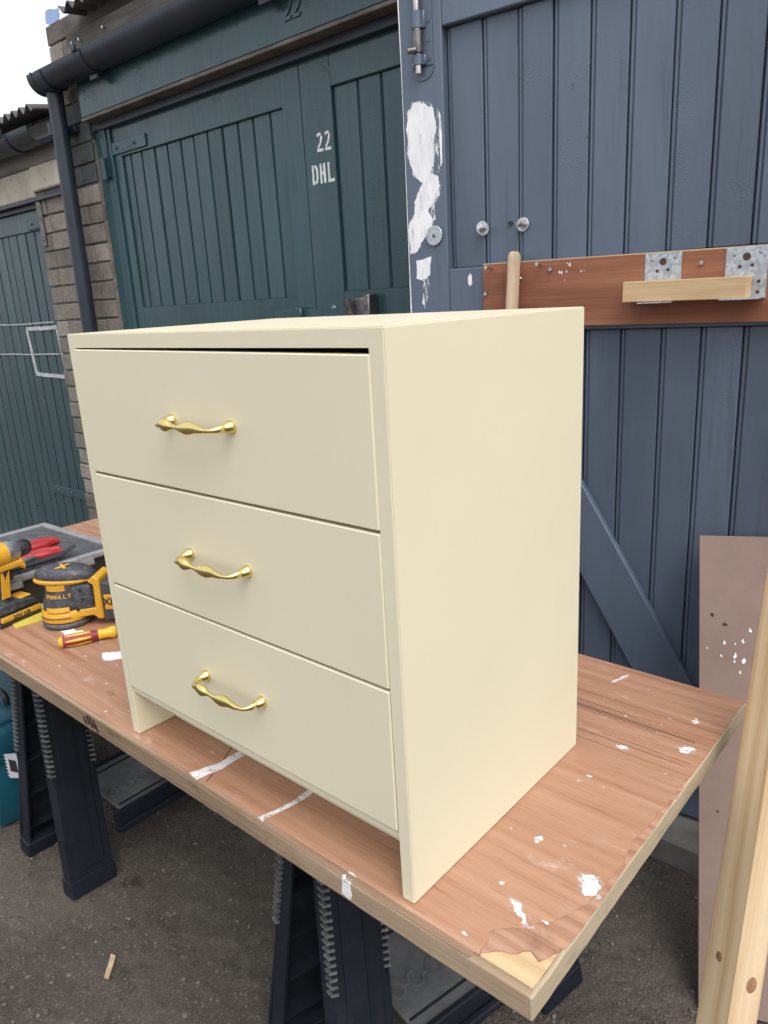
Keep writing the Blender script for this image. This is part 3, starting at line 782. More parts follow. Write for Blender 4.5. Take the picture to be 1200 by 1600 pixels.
bracket(-.250, -.164, K(.8365), K(.7215), hs(-.250, -.164, K(.8365)))
bracket(-.067, .022, K(.8345), K(.7215), hs(-.067, .022, K(.8345))+[(.006, K(.758), .004), (.005, K(.735), .004)])
bk = obj('pine_block', box(B(), (-.138, -.028, -.024), (.138, .028, .024), .0015), MT['pinex'], rk, (-.146, -.0445, K(.7485)), (0, R(.6), 0))
bm = B()
for x, z, l in ((-.666, .829, .030), (-.520, .828, .024), (-.492, .813, .003), (-.117, .803, .004), (-.683, .760, .003)):
    cyl(bm, (x, -.012, K(z)), (x-.002, -.012-l, K(z)+.004), .0023, seg=8); cyl(bm, (x-.002, -.012-l, K(z)+.004), (x-.0022, -.015-l, K(z)+.0043), .0052, .0050, 10)
split('screw', bm, MT['steel'], rk)
bm = B()
for k in range(8):
    a, b = rr.gauss(-.455, .020), K(.829)-abs(rr.gauss(0, .022)); s_ = rr.uniform(.001, .003)
    prism(bm, jag([(a-s_, b), (a, b+s_*2.2), (a+s_, b), (a, b-s_*2)], .2, 1, k), -.0132, -.0126, 'xz')
obj('paint_fleck', bm, MT['white'], rk, kind='stuff')

# broom handle leaning on the rack, foot on the ground behind the table
bh = thing('wooden_pole', 'round wooden broom handle with a drilled hole leaning behind the chest', 'broom handle', (-.572, 1.02, 0))
top = Vector((-.012, .190, D(.868)+.075))
M, L = frame_z((0, 0, 0), top)
bm = lathe(B(), [(0, 0), (.016, 0), (.017, .004), (.017, L-.016), (.0155, L-.007), (.011, L-.001), (0, L)], 24); obj('pole', xf(bm, M), MT['broom'], bh, smooth=True)
bm = cyl(B(), (.004, -.0165, L-.078), (.004, -.0178, L-.078), .0062, seg=14); obj('hole', xf(bm, M), MT['black'], bh)
bm = cyl(B(), (-.013, -.012, L-.068), (-.0155, -.0142, L-.068), .0045, seg=12); obj('nail', xf(bm, M), MT['steel'], bh)

# ------------------------------------------------------------------ hardboard offcut leaning against the door
F = Vector((.139, .790, .003)); T = Vector((-.078, 1.262, .143+TZ))
wdir = Vector((.933, .356, .040)).normalized(); up = (T-F).normalized(); wdir = (wdir-up*wdir.dot(up)).normalized(); nn = wdir.cross(up)
Mb = Matrix((wdir, nn, up)).transposed().to_4x4()
hb = thing('hardboard_panel', 'brown hardboard panel with paint specks leaning behind the table corner', 'board', tuple(F))
bm = B(); box(bm, (0, 0, .0), (.34, .012, (T-F).length), .001); obj('panel', xf(bm, Mb), MT['mdf'], hb)
bm = B()
for k in range(14):
    a, b = rr.gauss(.075, .03), rr.gauss(.79, .05); s_ = rr.uniform(.0012, .0045)
    prism(bm, jag([(a-s_, b), (a, b+s_*2), (a+s_*.8, b), (a, b-s_*1.6)], .3, 2, k+50), .0116, .0126, 'xz')
obj('paint_fleck', xf(bm, Mb), MT['white'], hb, kind='stuff')
bm = B()
for a, b, s_ in ((.03, .875, .006), (.058, .855, .005), (.05, .60, .004), (.04, .42, .003), (.06, .2, .004), (.03, .14, .004), (.07, .08, .006)):
    prism(bm, jag([(a-s_, b), (a, b+s_), (a+s_, b), (a, b-s_)], .45, 3, int(a*1e4)), .0115, .0125, 'xz')
split('dirt_mark', xf(bm, Mb), MT['dark'], hb)

# pine stud standing in front at the right, leaning back on the door
ft = Vector((.297, .262, 0)); tp = Vector((.218, 1.24, 2.42)); up = (tp-ft).normalized()
st_ = thing('pine_stud', 'length of new pine timber with knots leaning at the right edge', 'timber', tuple(ft))
yaw = R(-33); xd = Vector((math.cos(yaw), math.sin(yaw), 0)); xd = (xd-up*xd.dot(up)).normalized(); yd = up.cross(xd)
Ms = Matrix((xd, yd, up)).transposed().to_4x4()
LT = (tp-ft).length
stud = obj('stud', box(B(), (-.03, -.03, .012), (.032, .03, LT), .0012, 2), MT['pine'], st_)
stud.matrix_basis = Ms
for kx, ky, kz, r in ((-.004, -.0302, .545, .0065), (.0322, .006, .52, .0105)):
    n_ = Vector((0, -1, 0)) if abs(ky) > .03 else Vector((1, 0, 0))
    q = n_.to_track_quat('Z', 'Y').to_matrix().to_4x4(); q.translation = Vector((kx, ky, kz)); 
    o = obj('knot', lathe(B(), [(0, .0004), (r*.6, .0005), (r, .0)], 16, q @ Matrix.Diagonal((1, 1.25, 1, 1))), MT['knot'], st_); o.matrix_basis = Ms

# ------------------------------------------------------------------ table on two sawhorses
X0, X1, Y0, Y1, TH = -2.2, .185, -.022, .765, .038
tb = thing('work_table', 'plywood topped work board on two black sawhorses, corner chipped', 'table', ((X0+X1)/2, (Y0+Y1)/2, TZ-TH))
ox, oy = (X0+X1)/2, (Y0+Y1)/2
def Lx(x): return x-ox
def Ly(y): return y-oy
VT = .0035
obj('core', box(B(), (Lx(X0)+.013, Ly(Y0)+.013, .0), (Lx(X1)-.003, Ly(Y1)-.002, TH-VT), .001), MT['chip'], tb)
# front lipping with a worn edge, right end lipping
def rough_bar(lo, hi, n, axis, amp, seed, bev=.003):
    bm = B(); box(bm, lo, hi, bev, 2)
    ax = 0 if axis == 'x' else 1
    for i in range(1, n):
        c = lo[ax]+(hi[ax]-lo[ax])*i/n
        no = Vector((1, 0, 0)) if ax == 0 else Vector((0, 1, 0)); co = Vector((c, 0, 0)) if ax == 0 else Vector((0, c, 0))
        bmesh.ops.bisect_plane(bm, geom=list(bm.verts)+list(bm.edges)+list(bm.faces), plane_co=co, plane_no=no)
    from mathutils import noise as N
    for v in bm.verts:
        p = v.co*30+Vector((seed, 0, 0)); v.co += Vector((N.noise(p), N.noise(p+Vector((9, 0, 0))), N.noise(p+Vector((0, 9, 0)))))*amp
    return bm
obj('front_lipping', rough_bar((Lx(X0), Ly(Y0), 0), (Lx(X1)-.0005, Ly(Y0)+.0125, TH-.0012), 90, 'x', .0012, 1), MT['edge'], tb)
obj('end_lipping', rough_bar((Lx(X1)-.0025, Ly(Y0)+.0005, .0003), (Lx(X1)+.004, Ly(Y1), TH-.0022), 40, 'y', .0014, 5, .002), MT['edgey'], tb)
# veneer sheets parted by saw cuts
jr = lambda pts, a, s: jag(pts, a, 3, s, False)
def jagx(pts, amp, it, seed):                       # absolute sideways wobble along an open line
    r_ = random.Random(seed); P = list(pts)
    for k in range(it):
        Q = []
        for p, q in zip(P, P[1:]): Q += [p, ((p[0]+q[0])/2+r_.uniform(-1, 1)*amp/(k+1), (p[1]+q[1])/2+r_.uniform(-1, 1)*amp/(k+1)*.4)]
        P = Q+[P[-1]]
    return P
right = [(X1-.0005, .470), (X1-.003, .40), (X1-.005, .33), (X1-.008, .26), (X1-.006, .19), (X1-.013, .13), (X1-.030, .088), (X1-.055, .055), (X1-.085, .024), (X1-.078, -.002), (X1-.079, Y0+.011)]
right = jagx(right, .0045, 3, 4)
cuts = [.478, .5655, .582, .588, .628]
def sheet(y0, y1, seed):
    bm = prism(B(), [(Lx(X0)+.0005, Ly(y0)+.0009), (Lx(X1)+.002, Ly(y0)+.0009), (Lx(X1)+.002, Ly(y1)-.0006), (Lx(X0)+.0005, Ly(y1)-.0006)], TH-VT+.0002, TH)
    obj('veneer', bm, MT['veneer'], tb)
for i, (a, b) in enumerate(zip(cuts, cuts[1:]+[Y1])): sheet(a, b, i)
poly = [(Lx(X0)+.0005, Ly(Y0)+.011)]+[(Lx(a), Ly(b)) for a, b in right[::-1]]+[(Lx(X1)+.001, Ly(cuts[0])-.0006), (Lx(X0)+.0005, Ly(cuts[0])-.0006)]
obj('veneer', prism(B(), poly, TH-VT+.0002, TH), MT['veneer'], tb)
# torn strip along the right edge and bare core at the corner
tp_ = jagx([(X1+.0005, .472), (X1+.002, .40), (X1+.002, .06), (X1-.004, .050), (X1-.016, .026), (X1-.030, .034), (X1-.044, .018), (X1-.058, .012), (X1-.0775, -.006)], .003, 3, 6)
poly = [(Lx(a), Ly(b)) for a, b in tp_]+[(Lx(a), Ly(b)) for a, b in right[::-1] if b > .0]
obj('torn_veneer', prism(B(), poly, TH-VT+.0001, TH-.0013), MT['torn'], tb)
obj('lipping_top', rough_bar((Lx(X0), Ly(Y0)+.0006, TH-.0014), (Lx(X1)-.082, Ly(Y0)+.0105, TH+.0002), 90, 'x', .0009, 3, .0004), MT['lip'], tb)
bm = B()
for y in cuts: box(bm, (Lx(X0), Ly(y)-.0012, TH-VT-.0002), (Lx(X1)-.001, Ly(y)+.0014, TH-VT+.0009))
split('saw_cut', bm, MT['dark'], tb)
bm = B()
for y, a, b, w in ((.5715, -.2, .10, .0016), (.577, -.3, .16, .0022), (.594, -.10, .05, .0011), (.500, -.02, .17, .0007), (.512, .02, .175, .0007)):
    ribbon(bm, [(Lx(a), Ly(y)), (Lx((a+b)/2), Ly(y)+.0008), (Lx(b), Ly(y)-.0004)], w, TH-.0005, TH+.00025, 'xy')
ribbon(bm, [(Lx(-.444), Ly(-.010)), (Lx(-.465), Ly(.035)), (Lx(-.490), Ly(.079))], .0016, TH-.0005, TH+.0003, 'xy')
split('scored_line', bm, MT['dark'], tb)
# paint marks
def splash(poly, seed, mat='whitetbl', h=.0005, amp=.22, it=3):
    if 2 < seed < 20 and mat == 'whitetbl':                   # rubbed fringe round the larger marks
        cx, cy = sum(p[0] for p in poly)/len(poly), sum(p[1] for p in poly)/len(poly)
        obj('paint_mark', prism(B(), jag([(Lx(cx+(a-cx)*1.5), Ly(cy+(b-cy)*1.35)) for a, b in poly], .2, 3, seed+40), TH-.0003, TH+h*.5), MT['halo'], tb)
    obj('paint_mark', prism(B(), jag([(Lx(a), Ly(b)) for a, b in poly], amp, it, seed), TH-.0003, TH+h), MT[mat], tb)
splash([(-.490, -.012), (-.463, -.016), (-.452, .03), (-.452, .079), (-.470, .079), (-.472, .03)], 1, amp=.05)
splash([(-.303, -.014), (-.290, -.016), (-.281, .03), (-.278, .081), (-.289, .081), (-.291, .03)], 2, amp=.05)
splash([(.146, .183), (.160, .190), (.176, .178), (.178, .160), (.166, .150), (.156, .162)], 3)
splash([(.094, .085), (.108, .088), (.121, .076), (.133, .064), (.126, .060), (.110, .072)], 4)
splash([(.060, .205), (.068, .214), (.072, .206), (.066, .196)], 6)
splash([(.066, .103), (.072, .106), (.073, .101), (.068, .099)], 7)
splash([(.140, .545), (.152, .560), (.168, .556), (.162, .540), (.150, .534)], 8)
splash([(.055, .492), (.070, .498), (.078, .492), (.066, .484)], 9)
splash([(-.045, .690), (-.03, .735), (-.028, .734), (-.041, .69)], 10, amp=.1)
splash([(.130, .640), (.138, .648), (.144, .642), (.136, .634)], 11)
for k in range(16):
    a, b = rr.uniform(-.05, .17), rr.uniform(-.005, .75)
    if a < .02 and b < .47: continue
    s_ = rr.choice((.0008, .0012, .002)); e = rr.uniform(.6, 3)
    splash([(a-s_*e, b), (a, b+s_), (a+s_*e, b), (a, b-s_)], 100+k, it=2)
for k in range(30):
    a, b = rr.uniform(-1.3, -.7), rr.uniform(0, .3); s_ = rr.choice((.001, .0015, .0025)); e = rr.uniform(.6, 3)
    splash([(a-s_*e, b), (a, b+s_), (a+s_*e, b), (a, b-s_)], 200+k, it=2)
bm = prism(B(), jag([(Lx(-.862)+.013*math.cos(R(a)), Ly(.049)+.0075*math.sin(R(a))) for a in range(0, 360, 30)], .08, 2, 31), TH-.0003, TH+.0003); obj('knot', bm, MT['knot'], tb)
bm = B()
for a, b, c, d in ((-.845, -.018, -.838, -.033), (-.832, -.012, -.826, -.030), (-.826, -.012, -.816, -.014), (-.82, -.016, -.812, -.034), (-.806, -.012, -.80, -.030), (-.80, -.02, -.792, -.036), (-.81, -.022, -.795, -.024)):
    ribbon(bm, [(Lx(a), TH+b+.006), (Lx(c), TH+d+.006)], .004, Ly(Y0)-.0022, Ly(Y0)+.001, 'xz')
split('pencil_mark', bm, MT['dark'], tb)
splash([(-.113, -.0208), (-.098, -.0208), (-.094, -.010), (-.110, -.010)], 32)
obj('paint_mark', prism(B(), jag([(Lx(-.113), .010), (Lx(-.096), .008), (Lx(-.094), .036), (Lx(-.111), .036)], .1, 2, 3), Ly(Y0)-.0019, Ly(Y0)+.001, 'xz'), MT['whitetbl'], tb)

# sawhorses
def sawhorse_parts(t):
    H = TZ-TH-.004; hl = .33
    obj('top_beam', box(B(), (-.045, -hl+.03, H-.075), (.045, hl-.03, H), .006, 2), MT['horse'], t)
    for sx in (-1, 1):
        for sy in (-1, 1):
            topc = Vector((sx*.052, sy*(hl-.125), H-.01)); foot = Vector((sx*.165, sy*(hl-.065), .0))
            up = (topc-foot).normalized(); yd = Vector((0, 1, 0)); yd = (yd-up*yd.dot(up)).normalized(); xd = yd.cross(up)*1.0
            if xd.x*sx < 0: xd = -xd
            M = Matrix((xd, yd*sy, up)).transposed().to_4x4(); M.translation = foot
            Lh = (topc-foot).length
            bm = B()
            prof = [(-.062, 0), (.062, 0), (.064, .10), (.058, .30), (.062, .36), (.056, Lh), (-.050, Lh), (-.052, .36), (-.058, .32), (-.064, .10)]
            prism(bm, prof, -.004, .004, 'yz', M, .0015)                         # outer web
            for yy, ins in ((-.058, 1), (.056, -1)):
                prism(bm, [(-.050, .0), (.003, .0), (.003, Lh-.002), (-.040, Lh-.002)], yy-.003, yy+.003, 'xz', M)   # flanges folded inward
            box(bm, (-.045, -.054, .002), (.0, .052, .008), 0, 1, M)
            for k in range(5): box(bm, (-.036, -.054, .09+k*.12), (-.004, .052, .095+k*.12), 0, 1, M)
            box(bm, (.0045, -.040, .07), (.0075, .038, Lh-.16), .001, 1, M); box(bm, (.0078, -.012, .12), (.0098, -.008, Lh-.05), 0, 1, M)
            leg = obj('leg', bm, MT['horse'], t)
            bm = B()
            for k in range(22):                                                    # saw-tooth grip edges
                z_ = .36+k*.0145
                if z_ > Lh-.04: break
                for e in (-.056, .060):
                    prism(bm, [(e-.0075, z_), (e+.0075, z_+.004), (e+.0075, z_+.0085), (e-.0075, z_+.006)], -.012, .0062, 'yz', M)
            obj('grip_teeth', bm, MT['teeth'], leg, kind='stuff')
            bm = B(); box(bm, (-.052, -.067, -.001), (.006, .065, .05), .004, 1, M); obj('foot', bm, MT['horse'], leg)
            bm = B()                                                               # timber hook on the front edge
            prism(bm, [(-.060, Lh-.19), (-.105, Lh-.21), (-.112, Lh-.13), (-.094, Lh-.125), (-.090, Lh-.17), (-.060, Lh-.155)], -.016, .010, 'yz', M, .002)
            obj('hook', bm, MT['horse'], leg)
    tr = obj('tray', box(B(), (-.135, -hl+.20, .150), (.135, hl-.20, .162), .003), MT['tray'], t)
    bm = B()
    for sx in (-1, 1): 
        box(bm, (sx*.137-.007, -hl+.17, .105), (sx*.137+.007, hl-.17, .172), .003)
        box(bm, (sx*.155-.008, -hl+.17, .112), (sx*.155+.008, hl-.17, .132), .003)
        box(bm, (sx*.100-.003, -hl+.205, .162), (sx*.100+.003, hl-.205, .165), .001)
    split('tray_rim', bm, MT['horse'], tr)
    bm = B()
    for k in range(5):
        yy = -.105+k*.05
        pts = [(.03+.020*math.cos(R(a)), yy+.017*math.sin(R(a))) for a in range(0, 361, 30)]
        ribbon(bm, pts, .006, .162, .1646, 'xy')
        if k < 4: box(bm, (.026, yy+.018, .162), (.034, yy+.032, .1642), .001)
    obj('tray_embossing', bm, MT['tray'], tr)
def sawhorse(x, y, rz, label):
    t = thing('sawhorse', label, 'sawhorse', (x, y, 0), rz, 'sawhorses under the table'); sawhorse_parts(t); return t
s1 = sawhorse(-1.470, .375, 0, 'black folding sawhorse under the tool end of the table beside teal case')
s2 = s1.copy(); COL.objects.link(s2); s2.location = (-.325, .403, 0); s2.rotation_euler = (0, 0, R(-13))
s2['label'] = 'black folding sawhorse under the chipped table corner below the drawers'
for ch in list(s1.children):
    c_ = ch.copy(); COL.objects.link(c_); c_.parent = s2
    for g_ in ch.children:
        d_ = g_.copy(); COL.objects.link(d_); d_.parent = c_

# teal tool case on the ground
tc = thing('tool_case', 'teal plastic tool case on the ground behind the far sawhorse', 'tool case', (-1.99, .20, 0), R(2))
bm = B(); box(bm, (-.23, -.16, .004), (.205, .16, .235), .012, 2); obj('body', bm, MT['teal'], tc, smooth=True)
bm = B(); box(bm, (-.235, -.165, .238), (.21, .165, .33), .016, 3); box(bm, (-.20, -.13, .328), (.175, .13, .345), .008, 2); obj('lid', bm, MT['teal'], tc, smooth=True)
bm = B(); box(bm, (.2045, -.14, .225), (.214, .14, .245), .003); box(bm, (-.2, -.173, .225), (.18, -.1605, .245), .003); obj('seam_ridge', bm, MT['teal'], tc)
lt = obj('latch', box(B(), (.2095, -.05, .17), (.222, .05, .275), .004), MT['greyplate'], tc)
bm = B()
for k in range(8): box(bm, (.222, -.046+k*.012, .166), (.226, -.040+k*.012, .176), .0005); 
box(bm, (.222, -.02, .19), (.2255, .02, .25), .002); obj('latch_recess', bm, MT['black'], lt)
obj('handle', tube(B(), spline([(-.10, -.02, .34), (-.10, -.02, .375), (-.06, -.02, .385), (.04, -.02, .385), (.08, -.02, .375), (.08, -.02, .34)], 4), .010, 10), MT['black'], tc, smooth=True)
# notched grey trowel stuck behind the sawhorse leg
nt_ = thing('notched_plate', 'small grey notched spreader sticking out beside the far sawhorse leg', 'spreader', (-1.700, .100, .195), R(20))
pl = [(-.028, 0)]
for k in range(7): pl += [(-.030, .004+k*.012), (-.038, .008+k*.012), (-.030, .012+k*.012)]
pl += [(.018, .095), (.022, .07), (.022, .01)]
obj('plate', prism(B(), pl, -.0015, .0015, 'xz'), MT['greyplate'], nt_)
obj('badge', box(B(), (-.018, -.0035, .028), (.012, -.0016, .07), .0006), MT['black'], nt_)
obj('grip', tube(B(), [(.012, .004, .02), (.05, .004, .0), (.095, .006, -.03)], [.008, .009, .008], 8), MT['rubber'], nt_, smooth=True)

# ------------------------------------------------------------------ chest of drawers
CW, CD, CH, PT = .690, .4524, .740, .0205
ch = thing('chest_of_drawers', 'cream painted chest of three drawers with wavy brass handles', 'chest of drawers', (-CW/2, CD/2, TZ+.0006))
hx, hy = CW/2, CD/2
bm = prism(B(), [(-hx, 0), (-hx+PT, 0), (-hx+PT, CH-PT), (hx-PT, CH-PT), (hx-PT, 0), (hx, 0), (hx, CH), (-hx, CH)], -hy, hy, 'xz')
bmesh.ops.bevel(bm, geom=list(bm.edges), offset=.0016, segments=2, affect='EDGES')
obj('carcass', bm, MT['cream'], ch)
obj('back_panel', box(B(), (-hx+PT+.0003, hy-.012, .06), (hx-PT-.0003, hy-.004, CH-PT-.0005), 0), MT['cream'], ch)
obj('plinth', box(B(), (-hx+PT+.0003, -hy+.079, 0), (hx-PT-.0003, -hy+.097, .0885), .001), MT['cream'], ch)
obj('bottom_panel', box(B(), (-hx+PT+.0003, -hy+.004, .089), (hx-PT-.0003, hy-.014, .105), .001), MT['cream'], ch)
def handle_bm():
    bm = B()
    sp = .137; pr = .034
    for x in (-sp/2, sp/2):
        q = Matrix.Translation((x, 0, 0)) @ Matrix.Rotation(R(90), 4, 'X')
        lathe(bm, [(0, 0), (.0092, 0), (.0096, .002), (.0088, .0045), (.0072, .008), (.0060, .011), (.0040, .0140), (0, .0150)], 18, q)
    path = spline([(-sp/2+.001, -.006, .0005), (-sp/2+.001, -.017, -.001), (-sp/2+.004, -.027, -.001), (-sp/2+.013, -.0335, -.0005), (-sp/2+.030, -.035, .001), (-sp/2+.048, -.034, -.0005),
                   (-sp/2+.072, -.035, -.001), (-sp/2+.095, -.034, .0005), (sp/2-.022, -.0335, -.001), (sp/2-.008, -.029, -.0015), (sp/2-.002, -.019, -.001), (sp/2, -.006, 0)], 7)
    keys = [(0, .0060), (.10, .0043), (.20, .0038), (.29, .0044), (.395, .0086), (.48, .0040), (.59, .0088), (.69, .0052), (.77, .0038), (.84, .0036), (.92, .0044), (1, .0056)]
    rad, fl = [], []
    for i in range(len(path)):
        t = i/(len(path)-1)
        for (a, ra), (b, rb_) in zip(keys, keys[1:]):
            if a <= t <= b:
                u = (t-a)/(b-a); u = u*u*(3-2*u); r_ = ra+(rb_-ra)*u; break
        rad.append(r_); fl.append((.82, 1.0+.18*math.sin(t*22)))
    tube(bm, path, rad, 14, fl); return bm
hm = to_mesh('handle', handle_bm(), MT['brass'], True, 60)
fx0, fx1 = -.6685, -.0215
dz_ = ((.5125, .7145), (.3100, .5085), (.1045, .3060))
hz = (.616, .4125, .2075)
for i, (a, b) in enumerate(dz_):
    drop = .0035 if i == 0 else 0                       # the top drawer front was cut a touch out of square
    dr = obj('drawer', prism(B(), [(fx0+hx, a), (fx1+hx, a), (fx1+hx, b-drop), (fx0+hx, b+.001*(i == 0))], -hy-.0015, -hy+.0175, 'xz', bev=.0016), MT['cream'], ch)
    bm = B(); box(bm, (fx0+hx+.015, -hy+.018, a+.02), (fx0+hx+.027, hy-.03, b-.03)); box(bm, (fx1+hx-.027, -hy+.018, a+.02), (fx1+hx-.015, hy-.03, b-.03)); box(bm, (fx0+hx+.0275, -hy+.018, a+.022), (fx1+hx-.0275, hy-.03, a+.032))
    obj('drawer_box', bm, MT['chip'], dr)
    piece('handle', hm, dr, (-.3425+hx, -hy-.0015, hz[i]))

# ------------------------------------------------------------------ tools on the table
# organiser case with lid
oc = thing('organiser_case', 'black organiser case with dusty grey lid on table behind the sander', 'tool case', (-1.72, .205, TZ), R(1.5))
bm = B(); box(bm, (-.225, -.225, .0), (.222, .228, .080), .008, 2); box(bm, (.2225, -.10, .01), (.226, -.05, .07), .001); box(bm, (.2225, .09, .01), (.226, .14, .07), .001); obj('body', bm, MT['black'], oc)
lid = obj('lid', box(B(), (-.235, -.235, .0805), (.235, .238, .094), .004, 2), MT['lid'], oc)
bm = B()
for a, b, c_, d in ((-.238, -.238, .238, -.215), (-.238, .218, .238, .241), (-.238, -.2145, -.215, .2175), (.214, -.2145, .238, .2175)): box(bm, (a, b, .086), (c_, d, .100), .003, 2)
split('lid_rim', bm, MT['lidrim'], lid)
bm = B()
for y in (-.10, -.045, .0, .06): box(bm, (-.19, y, .094), (.19, y+.006, .0968), .001)
split('lid_rib', bm, MT['lid'], lid)
for y in (-.085, .125):
    bm = B(); box(bm, (.2265, y-.022, .070), (.245, y+.022, .1045), .003, 2); box(bm, (.2455, y-.016, .074), (.249, y+.016, .092), .001)
    obj('latch', bm, MT['lidrim'], oc)
obj('handle', box(B(), (.239, -.03, .078), (.251, .07, .089), .004, 2), MT['black'], oc)

# tools lying on the lid
def pliers(loc, rz, label):
    t = thing('pliers', label, 'pliers', loc, rz)
    for s_ in (-1, 1):
        obj('grip', tube(B(), spline([(0, s_*.004, .009), (-.03, s_*.014, .010), (-.075, s_*.019, .011), (-.115, s_*.014, .010)], 5), [.009]*4+[.012]*8+[.010]*4, 10), MT['red'], t, smooth=True)
    bm = B(); prism(bm, [(-.004, -.012), (.012, -.013), (.055, -.003), (.055, .003), (.012, .013), (-.004, .012)], .004, .016, 'xy', None, .002); cyl(bm, (.006, 0, .003), (.006, 0, .019), .006, seg=12)
    obj('jaws', bm, MT['steel'], t); return t
LZ2 = TZ+.0985
pliers((-1.605, .200, LZ2), R(-99), 'red handled pliers lying nearest the middle of the organiser lid')
pliers((-1.69, .235, LZ2), R(-86), 'red handled pliers lying behind the others on the organiser lid')
kn = thing('utility_knife', 'silver and red utility knife lying across the organiser lid', 'knife', (-1.575, .20, LZ2+.001), R(99))
obj('body', box(B(), (-.08, -.010, 0), (.06, .010, .017), .005, 2), MT['steel'], kn, smooth=True)
obj('grip', box(B(), (-.082, -.0115, -.0005), (-.01, .0115, .019), .005, 2), MT['red'], kn, smooth=True)
pb = thing('pry_bar', 'black pry bar with flattened end lying on the organiser lid', 'pry bar', (-1.535, .215, LZ2), R(94))
obj('bar', tube(B(), spline([(-.16, 0, .012), (-.06, 0, .010), (.04, 0, .009), (.09, .002, .014), (.125, .004, .024)], 5), [.010]*12+[.0095, .009, .009, .0085, .008, .008, .0075, .007, .006], 10, [(1, .7)]*12+[(1.3, .6)]*9), MT['black'], pb, smooth=True)
sc_ = thing('scissors', 'black handled snips lying behind the red pliers', 'snips', (-1.78, .18, LZ2), R(100))
for s_ in (-1, 1): obj('handle', tube(B(), spline([(0, 0, .01), (-.04, s_*.015, .011), (-.09, s_*.024, .012), (-.13, s_*.012, .012)], 4), .008, 8), MT['rubber'], sc_, smooth=True)
obj('blade', prism(B(), [(0, -.012), (.07, -.002), (.10, .002), (.07, .008), (0, .010)], .005, .013, 'xy', None, .002), MT['rubber'], sc_)

# yellow abrasive sheet under the case edge
o = obj('abrasive_sheet', prism(B(), [(-1.50, .09), (-1.385, .075), (-1.36, .30), (-1.47, .36)], TZ+.0002, TZ+.003), MT['yelsheet']); o['label'] = 'yellow abrasive sheet lying flat between drill and sander'; o['category'] = 'sandpaper'
def scrap(poly, label, seed):
    o = obj('paper_scrap', prism(B(), jag(poly, .12, 2, seed), TZ+.0004, TZ+.0024), MT['paper']); o['label'] = label; o['category'] = 'paper'
scrap([(-1.262, .135), (-1.225, .128), (-1.195, .158), (-1.215, .172), (-1.228, .160), (-1.248, .165)], 'crumpled scrap of white paper between sander and screwdriver', 2)
scrap([(-1.055, .135), (-1.015, .120), (-.975, .16), (-.995, .20)], 'white paper corner poking out beside the chest', 3)

# random orbit sander
sd = thing('orbital_sander', 'yellow and charcoal cordless orbital sander with battery', 'sander', (-1.309, .182, TZ), R(40))
bm = lathe(B(), [(0, .001), (.058, .001), (.0625, .005), (.0635, .012), (.060, .016), (.045, .019), (0, .019)], 40); obj('pad', bm, MT['pad'], sd, smooth=True, angle=50)
bm = lathe(B(), [(.050, .018), (.061, .020), (.0630, .028), (.0600, .040), (.056, .046), (.048, .048)], 40); obj('skirt', bm, MT['yellow'], sd, smooth=True, angle=50)
bm = lathe(B(), [(.053, .046), (.0555, .050), (.0535, .066), (.0475, .082), (.0440, .098), (.0430, .112), (.041, .118), (0, .120)], 40)
for v in bm.verts:
    if v.co.z > .07 and v.co.x > 0: v.co.x *= 1.0+(v.co.z-.07)*9
body = obj('body', bm, MT['char'], sd, smooth=True, angle=50)
def ellipsoid(bm, c, rx, ry, rz, pw=1.0, seg=24, rings=14):
    lathe(bm, [(max(0, math.sin(math.pi*i/rings))**pw if 0 < i < rings else 0, -math.cos(math.pi*i/rings)) for i in range(rings+1)], seg, Matrix.Translation(c) @ Matrix.Diagonal((rx, ry, rz, 1))); return bm
bm = B(); ellipsoid(bm, (.012, 0, .133), .080, .041, .024, .5)
for v in bm.verts:
    v.co.z += -.10*max(0, v.co.x-.03)**1.0*.6; v.co.x += (v.co.z-.131)*-.1
grip = obj('palm_grip', bm, MT['char'], sd, smooth=True)
bm = B(); ellipsoid(bm, (.008, 0, .1215), .0815, .043, .011, .45); obj('grip_band', bm, MT['yellow'], grip, smooth=True)
# rear housing, yellow battery frame and battery
bm = B(); box(bm, (.030, -.034, .036), (.088, .034, .112), .010, 3); obj('motor_housing', bm, MT['char'], sd, smooth=True)
bm = B(); prism(bm, [(.02, .022), (.085, .030), (.098, .018), (.110, .020), (.112, .128), (.098, .136), (.080, .122), (.094, .112), (.092, .050), (.055, .046), (.02, .042)], -.038, .038, 'xz', None, .003); obj('battery_frame', bm, MT['yellow'], sd)
bt = obj('battery', box(B(), (.1115, -.037, .016), (.150, .037, .118), .005, 2), MT['char'], sd)
bm = B(); box(bm, (.118, -.0395, .045), (.146, -.0372, .085), .001); obj('battery_label', bm, MT['yellow'], bt)
def lettering(txt, size, M, mat, parent, bold=.0): return obj('lettering', xf(text_bm(txt, size, .0004, bold), M), mat, parent)
lettering('XR', .026, Matrix.Translation((.132, -.0402, .066)) @ Matrix.Rotation(R(90), 4, 'X'), MT['black'], bt, .0006)
